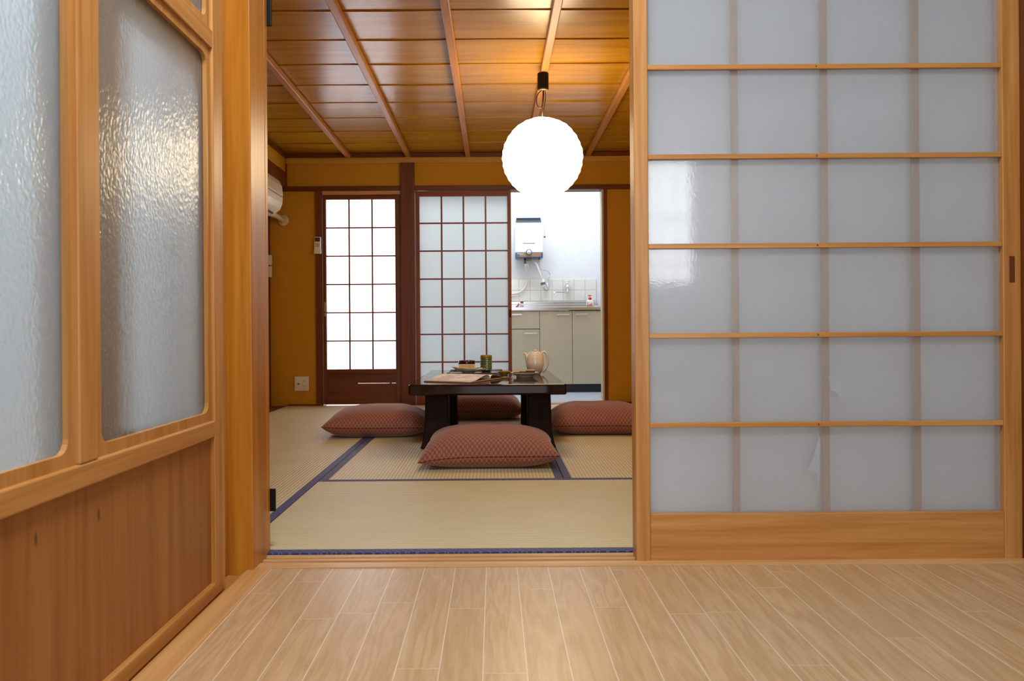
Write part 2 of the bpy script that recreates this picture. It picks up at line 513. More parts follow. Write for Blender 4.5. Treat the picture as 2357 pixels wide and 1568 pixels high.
def bead(y0, y1, z0, z1, rad=0.012, w=0.009):
    """Slim glazing bead with rounded corners, drawn round one pane."""
    bmm = B()
    def ring(y0, y1, z0, z1, r):
        out = []
        for cy, cz, a0 in ((y1 - r, z1 - r, 0), (y0 + r, z1 - r, 90), (y0 + r, z0 + r, 180), (y1 - r, z0 + r, 270)):
            for k in range(5):
                a = math.radians(a0 + k * 22.5)
                out.append((cy + r * math.cos(a), cz + r * math.sin(a)))
        return out
    o, i = ring(y0, y1, z0, z1, 0.0015), ring(y0 + w, y1 - w, z0 + w, z1 - w, rad)
    n = len(o)
    rows = []
    for xx in (-0.632, -0.641):
        rows.append(([bmm.verts.new((xx, a, b)) for a, b in o], [bmm.verts.new((xx, a, b)) for a, b in i]))
    for k in range(n):
        j = (k + 1) % n
        for q in range(2):
            bmm.faces.new((rows[q][0][k], rows[q][0][j], rows[q][1][j], rows[q][1][k]))
        bmm.faces.new((rows[0][1][k], rows[0][1][j], rows[1][1][j], rows[1][1][k]))
        bmm.faces.new((rows[0][0][k], rows[0][0][j], rows[1][0][j], rows[1][0][k]))
    obj('glazing_bead', bmm, M['honey'], dl)
for y0, y1, z0, z1 in ((0.48, 1.118, 0.389, 1.222), (1.170, 1.658, 0.389, 1.222), (0.48, 1.118, 1.262, 1.70), (1.170, 1.658, 1.262, 1.70)):
    bead(y0, y1, z0, z1, 0.022, 0.02)
    bx('glass_pane', (-0.6455, -0.6415, y0 + 0.004, y1 - 0.004, z0 + 0.004, z1 - 0.004), M['ripple'], dl)

# ---- side room seen blurred through that door
struct('wall_side', box(B(), -2.6, -2.5, -3.2, 1.8, -0.03, 2.35), M['white_wall'], 'white far wall of the side room behind the left glass door', 'wall')
bm = B(); box(bm, -2.5, -0.80, 1.72, 1.80, -0.03, 2.35)
struct('wall_end', bm, M['white_wall'], 'white end wall of the side room behind the left glass door', 'wall')
struct('floor_side', box(B(), -2.5, -0.765, -3.2, 1.72, -0.06, -0.012), M['honey_y'], 'wooden floor of the side room behind the left glass door', 'floor')
d2 = thing('door_2', 'second sliding door leaf seen blurred behind the pressed glass', 'sliding door', (-0.7, 1.2, 0), kind='structure')
bx('stile', (-0.679, -0.666, 1.09, 1.31, 0.0, 1.76), M['honey'], d2, 0.002)
bx('stile', (-0.679, -0.666, 1.60, 1.74, 0.0, 1.76), M['honey'], d2, 0.002)
bx('top_rail', (-0.679, -0.666, 1.31, 1.60, 1.16, 1.76), M['honey_y'], d2, 0.002)
bx('bottom_panel', (-0.679, -0.666, 1.31, 1.60, 0.0, 0.41), M['panel'], d2, 0.002)

# ---- large sliding glass door on the right
dr = thing('door_3', 'large honey pine sliding door with frosted glass and lattice, right foreground', 'sliding door', (0.84, 1.89, 0), kind='structure')
RX, RZ = (0.356, 1.331), (0.0, 1.772)
YF, YB = 1.868, 1.898
st = 0.036
bx('stile', (RX[0], RX[0] + st, YF, YB, 0.0, RZ[1]), M['honey'], dr, 0.0025)
bx('stile', (RX[1] - 0.046, RX[1], YF, YB, 0.0, RZ[1]), M['honey'], dr, 0.0025)
gx0, gx1 = RX[0] + st, RX[1] - 0.046
bx('bottom_rail', (gx0, gx1, YF + 0.001, YB, 0.0, 0.119), M['honey_x'], dr, 0.002)
bx('top_rail', (gx0, gx1, YF + 0.001, YB, 1.70, RZ[1]), M['honey_x'], dr, 0.002)
zs = []
for k in range(1, 7):
    z = 0.119 + 0.2262 * k - 0.002
    zs.append(z)
    bx('lattice_bar', (gx0, gx1, YF + 0.003, YF + 0.013, z - 0.0062, z + 0.0062), M['honey_x'], dr, 0.001)
for px in (1690, 1895, 2104):
    x, _ = at(px, 757, 1.90)
    bx('lattice_upright', (x - 0.0085, x + 0.0085, YF + 0.0188, YF + 0.029, 0.119, 1.70), M['honey'], dr, 0.001)
bx('glass_pane', (gx0 - 0.004, gx1 + 0.004, YF + 0.0142, YF + 0.0178, 0.115, 1.705), M['frost'], dr)
for z in zs:
    xn, _ = at(1884, 757, YF)
    obj('nail', lathe(B(), [(0.0022, 0.0), (0.0022, -0.0006), (0.0, -0.0008)], (xn, YF + 0.003, z), 10, 'Y'), M['dark'], dr)
for pts in (((1907, 865), (1940, 868), (1945, 890), (1947, 917), (1932, 917), (1927, 905), (1912, 898)),
            ((1885, 1007), (1876, 1040), (1862, 1075), (1858, 1088), (1878, 1090), (1882, 1106), (1886, 1108), (1887, 1010))):
    q = [at(a, b, YF + 0.018) for a, b in pts]
    bmm = B()
    loft(bmm, [[(x, YF + 0.0180, z) for x, z in q], [(x, YF + 0.0184, z) for x, z in q]])
    tp = obj('torn_paper', bmm, M['paper_back'], dr)
    tp['label'] = 'scrap of torn white paper stuck behind the glass'
hx, hz = at(2329, 620, YF)
bm = B(); box(bm, hx - 0.008, hx + 0.008, YF - 0.0008, YF + 0.004, hz - 0.034, hz + 0.034)
fp = obj('finger_pull', bm, M['dark'], dr, bevel=0.002)
fp['label'] = 'dark recessed finger pull'

# rear leaf parked right behind it
rl = thing('door_6', 'pale papered sliding leaf parked directly behind the large frosted glass door', 'sliding door', (0.84, 1.915, 0), kind='structure')
bx('stile', (RX[0] + 0.001, RX[0] + 0.034, 1.9015, 1.9285, 0.0, RZ[1]), M['honey'], rl, 0.002)
bx('stile', (RX[1] - 0.04, RX[1], 1.9015, 1.9285, 0.0, RZ[1]), M['honey'], rl, 0.002)
bx('bottom_rail', (RX[0] + 0.034, RX[1] - 0.04, 1.9015, 1.9285, 0.0, 0.115), M['honey_x'], rl, 0.002)
bx('top_rail', (RX[0] + 0.034, RX[1] - 0.04, 1.9015, 1.9285, 1.70, RZ[1]), M['honey_x'], rl, 0.002)
bx('paper_panel', (RX[0] + 0.034, RX[1] - 0.04, 1.912, 1.916, 0.115, 1.70), M['paper_back'], rl)

# black hinges behind the amber post
for (y0, y1) in ((1128, 1180), (-60, 55)):
    px1 = 631 if y0 > 0 else 621.5
    xa, za = at(px1, y1, 1.945); xb, zb = at(px1, y0, 1.945)
    t = thing('door_hinge', 'black metal hinge low on the back edge of the amber post' if y0 > 0 else 'black metal hinge high on the back edge of the amber post', 'hinge', (-0.60, 1.96, za))
    bx('hinge_leaf', (-0.615, xa, 1.956, 1.964, za, zb), M['black'], t, 0.002)
    obj('hinge_pin', lathe(B(), [(0.004, za - 0.003), (0.0055, za), (0.0055, zb), (0.004, zb + 0.003)], (-0.606, 1.970, 0), 12), M['black'], t, smooth=True)

# ================================================================== TATAMI ROOM
struct('floor_room', box(B(), -1.80, 1.34, 1.939, 5.85, -0.09, -0.056), M['dark_y'], 'timber subfloor beneath the straw mats', 'floor')
def mat(label, x0, x1, y0, y1, length):
    t = thing('tatami_mat', label, 'tatami mat', ((x0 + x1) / 2, (y0 + y1) / 2, -0.055), group='straw mats of the six mat room')
    g = 0.0012
    x0 += g; x1 -= g; y0 += g; y1 -= g
    hw = 0.031
    if length == 'Y':
        bx('rush_surface', (x0 + hw, x1 - hw, y0, y1, -0.055, 0.004), M['tatami_y'], t)
        for a in (x0, x1 - hw):
            bx('cloth_border', (a, a + hw, y0, y1, -0.055, 0.0055), M['heri'], t, 0.0012)
    else:
        bx('rush_surface', (x0, x1, y0 + hw, y1 - hw, -0.055, 0.004), M['tatami_x'], t)
        for a in (y0, y1 - hw):
            bx('cloth_border', (x0, x1, a, a + hw, -0.055, 0.0055), M['heri'], t, 0.0012)
    return t
mat('pale straw mat lying crosswise just behind the sill', XL, RX1, D1, D1 + MW, 'X')
mat('straw mat at the left, nearer of the two along the left side', RX0, XL, D1, D1 + 2 * MW, 'Y')
mat('straw mat at the left, farther one before the bright glass door', RX0, XL, D1 + 2 * MW, D1 + 4 * MW, 'Y')
mat('straw mat under the front cushion and left half of the table', XL, XL + MW, D1 + MW, D1 + 3 * MW, 'Y')
mat('straw mat under the right hand cushion', XL + MW, RX1, D1 + MW, D1 + 3 * MW, 'Y')
mat('straw mat lying crosswise before the kitchen doorway', XL, RX1, D1 + 3 * MW, D1 + 4 * MW, 'X')

# ---- left side
struct('wall_room_left', box(B(), -1.86, -1.785, 1.932, 5.85, -0.06, 2.1), M['ochre'], 'ochre wall of the left recess behind the air conditioner', 'wall')
trim((-1.783, RX0 - 0.001, 1.94, FAR - 0.001, -0.055, 0.0035), M['dark_y'], 'dark brown floor board along the left side of the mats', 'floor trim')
trim((-1.66, -1.600, 1.94, FAR - 0.024, 1.69, 1.812), M['dark_y'], 'dark brown beam above the air conditioner', 'beam')
struct('wall_lintel', box(B(), -1.70, -1.605, 1.94, FAR - 0.001, 1.813, 1.954), M['ochre'], 'ochre wall strip between left beam and ceiling', 'wall')
trim((-1.604, -1.585, 1.94, FAR - 0.024, 1.917, 1.954), M['dark_y'], 'dark brown cornice along the left ceiling edge', 'cornice')
# ---- right side (behind the large sliding door)
struct('wall_room_right', box(B(), RX1 + 0.002, 1.34, 1.935, 5.85, -0.06, 2.1), M['ochre'], 'ochre wall at the right of the straw mat room', 'wall')
struct('wall_room_front', box(B(), -1.80, -0.707, 1.84, 1.931, -0.06, 2.1), M['ochre'], 'ochre wall beside the opening, inside the straw mat room', 'wall')
struct('wall_room_above', box(B(), -0.707, 1.34, 1.9315, 1.939, 1.772, 2.1), M['ochre'], 'ochre wall above the opening, inside the straw mat room', 'wall')

# ---- ceiling: overlapping boards on battens
bm = B()
bd = 0.3215
k = 0
y1 = FAR
while y1 > 1.94:
    y0 = max(y1 - bd, 1.94)
    n = 24
    lo, hi = [], []
    for i in range(n + 1):
        x = -1.70 + 3.0 * i / n
        wob = 0.0022 * math.sin(x * 6.75 + 0.6 + k * 0.15)
        lo.append((x, y0 - 0.004, CEIL - 0.002 + wob))
        hi.append((x, y1, CEIL + 0.003 + wob * 0.3))
    va = [bm.verts.new(p) for p in lo]; vb = [bm.verts.new(p) for p in hi]
    vc = [bm.verts.new((p[0], p[1], p[2] + 0.008)) for p in lo]; vd = [bm.verts.new((p[0], p[1], p[2] + 0.008)) for p in hi]
    for i in range(n):
        bm.faces.new((va[i], va[i + 1], vb[i + 1], vb[i])); bm.faces.new((vc[i], vd[i], vd[i + 1], vc[i + 1]))
        bm.faces.new((va[i], vc[i], vc[i + 1], va[i + 1])); bm.faces.new((vb[i], vb[i + 1], vd[i + 1], vd[i]))
    bm.faces.new((va[0], vb[0], vd[0], vc[0])); bm.faces.new((va[n], vc[n], vd[n], vb[n]))
    y1 = y0
    k += 1
cl = struct('ceiling', bm, M['ceiling'], 'glossy brown boarded ceiling of the straw mat room', 'ceiling')
for i in range(6):
    x = -1.118 + 0.4632 * i
    if x > 1.2:
        break
    bx('batten', (x - 0.019, x + 0.019, 1.94, FAR - 0.02, CEIL - 0.036, CEIL - 0.004), M['batten'], cl, 0.004)
struct('ceiling_backing', box(B(), -1.80, 1.34, 1.94, 5.85, CEIL + 0.06, 2.1), M['dark_x'], 'roof space boarding above the ceiling boards', 'ceiling')

# ---- far wall
def fx(px, d=FAR):
    return at(px, CY, d)[0]
def fz(py, d=FAR):
    return at(CX, py, d)[1]
xDL, xDR = fx(729), fx(925)           # bright door bay
xPL, xPR = fx(925), fx(957)           # post
xKR = fx(1398)                        # right side of the kitchen opening
ZB0, ZB1 = fz(438), fz(427)
bm = B()
box(bm, -1.785, xDL, FAR, 5.84, -0.05, ZB1)
box(bm, xKR, RX1, FAR, 5.84, -0.05, ZB1)
box(bm, -1.785, RX1, FAR, 5.84, ZB1, 2.1)
struct('wall_back', bm, M['ochre'], 'ochre plaster far wall around the glass doors', 'wall')
trim((-1.60, RX1, FAR - 0.014, FAR - 0.0005, fz(375), fz(361.5)), M['ochre_strip'], 'ochre board across the top of the far wall', 'wall trim')
trim((-1.60, RX1, FAR - 0.022, FAR - 0.0005, fz(361.5) + 0.0005, CEIL - 0.001), M['dark_x'], 'dark brown cornice across the top of the far wall', 'cornice')
trim((-1.66, xPL, FAR - 0.02, FAR - 0.0005, ZB0, ZB1), M['dark_x'], 'dark brown rail on the far wall left of the post', 'wall rail')
trim((xPR, RX1, FAR - 0.02, FAR - 0.0005, ZB0, ZB1), M['dark_x'], 'dark brown rail on the far wall above the kitchen doorway', 'wall rail')
trim((xPL, xPR, FAR - 0.034, 5.84, 0.0, fz(375)), M['dark'], 'dark brown post between bright door and lattice door', 'post')
trim((-1.665, -1.595, FAR - 0.022, FAR - 0.0005, ZB0, fz(375)), M['dark'], 'short dark brown post in the far left corner above the rail', 'post')
trim((-1.784, -1.732, FAR - 0.05, FAR - 0.0005, 0.0, 1.69), M['dark'], 'narrow dark post at the far left corner', 'post')
trim((-1.60, xDL, FAR - 0.012, FAR - 0.0005, 0.002, fz(927.5)), M['dark_x'], 'low dark skirting under the ochre panel at left', 'skirting')
trim((xKR, RX1, FAR - 0.012, FAR - 0.0005, 0.002, fz(927)), M['dark_x'], 'low dark skirting under the ochre panel right of the kitchen', 'skirting')
# bright door bay
trim((xDL, fx(744.5), FAR - 0.02, 5.84, 0.0, ZB0), M['dark'], 'dark brown casing left of the bright glass door', 'door casing')
trim((fx(744.5), xDR, FAR - 0.012, 5.84, fz(446.5), ZB0), M['pale_x'], 'pale lintel strip above the bright glass door', 'lintel')
trim((fx(918), xDR, FAR - 0.004, 5.84, 0.0, fz(446.5)), M['dark'], 'dark jamb right of the bright glass door', 'door jamb')
trim((fx(744.5), fx(918), FAR + 0.03, 5.84, -0.05, 0.0005), M['dark_x'], 'dark threshold beneath the bright glass door', 'threshold')
db = thing('door_4', 'bright daylit glass door with three by six panes over a dark panel', 'glass door', (-1.03, FAR + 0.02, 0), kind='structure')
dx0, dx1 = fx(745), fx(917.5)
gx0, gx1 = fx(752), fx(911)
gz0, gz1 = fz(848), fz(457)
ya, yb = FAR - 0.004, FAR + 0.028
bx('stile', (dx0, gx0, ya, yb, 0.012, gz1 + 0.036), M['dark'], db, 0.002)
bx('stile', (gx1, dx1, ya, yb, 0.012, gz1 + 0.036), M['dark'], db, 0.002)
bx('top_rail', (gx0, gx1, ya, yb, gz1, gz1 + 0.036), M['dark_x'], db, 0.002)
bx('middle_rail', (gx0, gx1, ya, yb, gz0 - 0.034, gz0), M['dark_x'], db, 0.002)
bm = B()
zc = fz(881)
box(bm, gx0, gx1, ya + 0.01, yb - 0.006, 0.012, zc)
box(bm, gx0, gx0 + 0.24, ya + 0.01, yb - 0.006, zc, zc + 0.005)
box(bm, gx1 - 0.05, gx1 - 0.035, ya + 0.01, yb - 0.006, zc, zc + 0.005)
box(bm, gx0, gx1, ya + 0.01, yb - 0.006, zc + 0.005, gz0 - 0.034)
obj('lower_panel', bm, M['dark_x'], db)
bm = B()
for i in (1, 2):
    x = gx0 + (gx1 - gx0) * i / 3
    box(bm, x - 0.0055, x + 0.0055, ya + 0.004, ya + 0.016, gz0, gz1)
for i in range(1, 6):
    z = gz0 + (gz1 - gz0) * i / 6
    box(bm, gx0, gx1, ya + 0.003, ya + 0.016, z - 0.005, z + 0.005)
obj('lattice', bm, M['dark'], db)
bx('glass_pane', (gx0 - 0.002, gx1 + 0.002, ya + 0.018, ya + 0.022, gz0 - 0.002, gz1 + 0.002), M['bright_glass'], db)
hx, hz = at(747.5, 712, FAR - 0.006)
bm = B(); box(bm, hx - 0.006, hx + 0.006, FAR - 0.012, FAR - 0.0045, hz - 0.055, hz + 0.055)
lk = obj('lock_plate', bm, M['brass'], db, bevel=0.001)
obj('lever', tube(B(), [(hx, FAR - 0.012, hz - 0.02), (hx, FAR - 0.030, hz - 0.02), (hx + 0.025, FAR - 0.034, hz - 0.02)], 0.004, 8), M['brass'], lk, smooth=True)

# ---- lattice sliding door before the kitchen
ds = thing('door_5', 'russet lattice sliding door with obscure glass, half covering the kitchen doorway', 'sliding door', (-0.23, FAR + 0.02, 0), kind='structure')
dx0, dx1 = fx(958), fx(1178)
gx0, gx1 = fx(967), fx(1170)
rows = [451, 513, 577, 641.5, 705.5, 769, 833, 897]
ya, yb = FAR - 0.002, FAR + 0.028
bx('stile', (dx0, gx0, ya, yb, 0.004, fz(439)), M['russet'], ds, 0.002)
bx('stile', (gx1, dx1, ya, yb, 0.004, fz(439)), M['russet'], ds, 0.002)
bx('top_rail', (gx0, gx1, ya, yb, fz(451), fz(439)), M['russet_x'], ds, 0.002)
bx('bottom_rail', (gx0, gx1, ya, yb, 0.004, fz(897)), M['russet_x'], ds, 0.002)
bm = B()
for px in (1018, 1068.5, 1119.5):
    x = fx(px); box(bm, x - 0.0062, x + 0.0062, ya + 0.003, ya + 0.015, fz(897), fz(451))
for py in rows[1:-1]:
    z = fz(py); box(bm, gx0, gx1, ya + 0.004, ya + 0.015, z - 0.0055, z + 0.0055)
obj('lattice', bm, M['russet'], ds)
bx('glass_pane', (gx0 - 0.002, gx1 + 0.002, ya + 0.0165, ya + 0.0205, fz(897) - 0.002, fz(451) + 0.002), M['kitchen_glass'], ds)
hz = fz(722)
bm = B(); box(bm, dx1 - 0.018, dx1 - 0.006, ya - 0.0008, ya + 0.003, hz - 0.03, hz + 0.03)
obj('finger_pull', bm, M['black'], ds)
trim((fx(1386.5), fx(1391), FAR - 0.006, 5.84, 0.0, ZB0), M['cream_plastic'], 'pale inner edge of the kitchen doorway at right', 'door jamb')
trim((fx(1391), xKR, FAR - 0.016, 5.84, 0.0, ZB0), M['dark'], 'dark casing at the right of the kitchen doorway', 'door casing')
trim((xPR, fx(1391), FAR + 0.002, 5.90, -0.05, 0.003), M['pale_x'], 'pale threshold of the kitchen doorway', 'threshold')
trim((xPR, fx(1391), FAR - 0.0005 + 0.001, 5.84, ZB0, ZB0 + 0.03), M['dark_x'], 'dark track above the kitchen doorway', 'door track', 0)

# ---- air conditioner in the left recess
YA0, YA1 = 4.62, 5.36
t = thing('air_conditioner', 'cream wall air conditioner under the dark beam at left', 'air conditioner', (-1.64, 5.0, 1.43))
prof = [(-1.784, 1.44), (-1.70, 1.418), (-1.63, 1.416), (-1.575, 1.432), (-1.538, 1.462), (-1.522, 1.505), (-1.518, 1.57), (-1.524, 1.63), (-1.545, 1.672), (-1.57, 1.682), (-1.784, 1.684)]
bm = B()
loft(bm, [[(x, y, z) for x, z in prof] for y in (YA0, YA1)])
obj('casing', bm, M['cream_plastic'], t, bevel=0.008)
bx('panel_seam', (-1.53, -1.5172, YA0 + 0.01, YA1 - 0.008, 1.548, 1.5505), M['black'], t)
bx('air_outlet', (-1.62, -1.556, YA0 + 0.06, YA1 - 0.12, 1.4135, 1.426), M['black'], t)
bx('air_louvre', (-1.61, -1.565, YA0 + 0.07, YA1 - 0.13, 1.409, 1.413), M['cream_plastic'], t)
x0, z0 = at(653, 508, FAR)
t = thing('refrigerant_pipe', 'cream wrapped pipe running from air conditioner to a round wall cap', 'pipe', (x0, FAR, z0))
obj('wrapped_pipe', tube(B(), [(-1.715, 5.385, 1.475), (-1.70, 5.47, 1.468), (x0 - 0.02, 5.62, z0 + 0.02), (x0, FAR - 0.03, z0)], 0.019, 14, 2), M['cream_plastic'], t, smooth=True)
obj('wall_cap', lathe(B(), [(0.044, -0.001), (0.044, -0.012), (0.036, -0.02), (0.0, -0.022)], (x0, FAR, z0), 24, 'Y'), M['cream_plastic'], t, smooth=True)

# ---- switches, outlet, remote
for i, (a, b) in enumerate(((587, 610), (613, 638))):
    xa, za = at(626, b, FAR - 0.055); _, zb = at(626, a, FAR - 0.055)
    t = thing('light_switch', ('upper' if i == 0 else 'lower') + ' of the two white switch plates on the narrow dark post', 'light switch', (xa - 0.035, FAR - 0.055, za))
    bx('plate', (xa - 0.07, xa, FAR - 0.058, FAR - 0.0505, za, zb), M['white_plastic'], t, 0.002)
    bx('rocker', (xa - 0.047, xa - 0.018, FAR - 0.062, FAR - 0.0582, za + 0.014, zb - 0.014), M['white_plastic'], t, 0.001)
xa, za = at(678.5, 900, FAR); xb, zb = at(711, 866.5, FAR)
t = thing('wall_outlet', 'square white wall outlet low on the ochre panel', 'wall outlet', ((xa + xb) / 2, FAR, za))
bx('plate', (xa, xb, FAR - 0.009, FAR - 0.0005, za, zb), M['white_plastic'], t, 0.003)
bx('socket', (xa + 0.064, xb - 0.018, FAR - 0.0115, FAR - 0.0092, za + 0.02, zb - 0.02), M['white_plastic'], t, 0.001)
for zz in (za + 0.036, zb - 0.036):
    bm = B()
    for dx in (-0.006, 0.006):
        xx = (xa + 0.064 + xb - 0.018) / 2 + dx
        box(bm, xx - 0.0012, xx + 0.0012, FAR - 0.0122, FAR - 0.0116, zz - 0.005, zz + 0.005)
    obj('socket_slots', bm, M['black'], t)
obj('aerial_jack', lathe(B(), [(0.0065, -0.009), (0.0065, -0.0125), (0.003, -0.013), (0.003, -0.009)], (xa + 0.031, FAR, (za + zb) / 2 - 0.002), 16, 'Y'), M['black'], t, smooth=True)
xa, za = at(724, 583, FAR - 0.03); xb, zb = at(738.5, 545.5, FAR - 0.03)
t = thing('remote_control', 'white remote control hanging on the casing beside the bright door', 'remote control', ((xa + xb) / 2, FAR - 0.03, za))
bx('body', (xa, xb, FAR - 0.04, FAR - 0.0205, za, zb), M['white_plastic'], t, 0.004)
bx('display', (xa + 0.005, xb - 0.005, FAR - 0.0412, FAR - 0.0402, zb - 0.037, zb - 0.006), M['lcd'], t)
bm = B()
for r in range(3):
    for c in range(3):
        xx = xa + 0.013 + c * 0.0115; zz = zb - 0.054 - r * 0.011
        box(bm, xx - 0.0035, xx + 0.0035, FAR - 0.042, FAR - 0.0402, zz - 0.003, zz + 0.003)
obj('buttons', bm, M['grey_plastic'], t)
bx('holder', (xa - 0.002, xb + 0.002, FAR - 0.043, FAR - 0.0202, za - 0.004, za + 0.028), M['white_plastic'], t, 0.002)

# ---- paper lantern
LD = 3.86
lx, lz = at(1248.5, 364, LD)
R = 0.209
t = thing('paper_lantern', 'glowing round white paper lantern hanging over the low table', 'pendant lamp', (lx, LD, lz))
bm = B()
prof = []
nr = 64
for i in range(nr + 1):
    a = PI * i / nr
    a = 0.13 + (PI - 0.26) * i / nr
    r = R * math.sin(a)
    rib = 0.0018 * math.cos(i * PI / 2)
    prof.append((r + rib, -R * math.cos(a) * 0.985))
nseg = 72
rings = []
for i, (r, h) in enumerate(prof):
    ring = []
    for kk in range(nseg):
        a = 2 * PI * kk / nseg
        crk = 0.0035 * mnoise.noise(Vector((math.cos(a) * 4, math.sin(a) * 4, i * 0.16)))
        ring.append((lx + (r + crk) * math.cos(a), LD + (r + crk) * math.sin(a), lz + h + crk * 0.5))
    rings.append(ring)
loft(bm, rings, cap=False)
obj('paper_shade', bm, M['paper'], t, smooth=True)
cx, czb = at(1251, 201, LD); _, czt = at(1251, 164, LD)
czt = CEIL - 0.037
czb = czt - 0.085
bm = lathe(B(), [(0.0, czt), (0.029, czt), (0.029, czb + 0.004), (0.027, czb), (0.0, czb)], (lx + 0.006, LD, 0), 28)
obj('ceiling_rose', bm, M['black'], t, smooth=False, bevel=0.001)
obj('rose_rim', lathe(B(), [(0.026, czb - 0.0002), (0.026, czb - 0.003), (0.0, czb - 0.004)], (lx + 0.006, LD, 0), 28), M['fitting_rim'], t, smooth=True)
bm = B()
tube(bm, [(lx + 0.006, LD, czb - 0.002), (lx + 0.004, LD, czb - 0.06), (lx, LD, lz + R - 0.02)], 0.0024, 8)
tube(bm, [(lx + 0.0, LD - 0.004, czb - 0.002), (lx - 0.022, LD - 0.004, czb - 0.02), (lx - 0.030, LD - 0.004, czb - 0.05), (lx - 0.026, LD - 0.004, czb - 0.085), (lx - 0.008, LD - 0.004, czb - 0.098), (lx + 0.004, LD - 0.004, czb - 0.078), (lx + 0.008, LD - 0.004, czb - 0.03), (lx + 0.010, LD - 0.004, czb - 0.002)], 0.0026, 8, 2)
tube(bm, [(lx + 0.016, LD - 0.004, czb - 0.002), (lx + 0.019, LD - 0.004, czb - 0.04), (lx + 0.010, LD - 0.002, czb - 0.095), (lx + 0.002, LD, czb - 0.12)], 0.002, 8, 2)
obj('cord', bm, M['cord'], t, smooth=True)

# ---- low table
TX, TW = -0.032, 0.371
TY0, TY1 = 3.46, 4.70
TZ0, TZ = 0.279, 0.331
t = thing('low_table', 'dark lacquered low table with thick top and flared legs', 'table', (TX, 4.08, 0.006))
bx('table_top', (TX - TW, TX + TW, TY0, TY1, TZ0, TZ), M['table'], t, 0.0)
bv = t.children[0].modifiers.new('bevel', 'BEVEL'); bv.width = 0.010; bv.segments = 4
def leg(sx, sy):
    rings = []
    for z, fl in ((0.006, 0.024), (0.03, 0.016), (0.07, 0.008), (0.13, 0.003), (TZ0 - 0.0005, 0.0)):
        xo = TX + sx * (0.308 + fl); xi = TX + sx * (0.195 - fl * 0.15)
        yo = (3.635 - fl) if sy < 0 else (4.585 + fl)
        yi = (3.75) if sy < 0 else (4.47)
        xs, ys = sorted((xo, xi)), sorted((yo, yi))
        rings.append([(xs[0], ys[0], z), (xs[1], ys[0], z), (xs[1], ys[1], z), (xs[0], ys[1], z)])
    return loft(B(), rings)
for sx in (-1, 1):
    for sy in (-1, 1):
        obj('leg', leg(sx, sy), M['table_leg'], t, bevel=0.005)

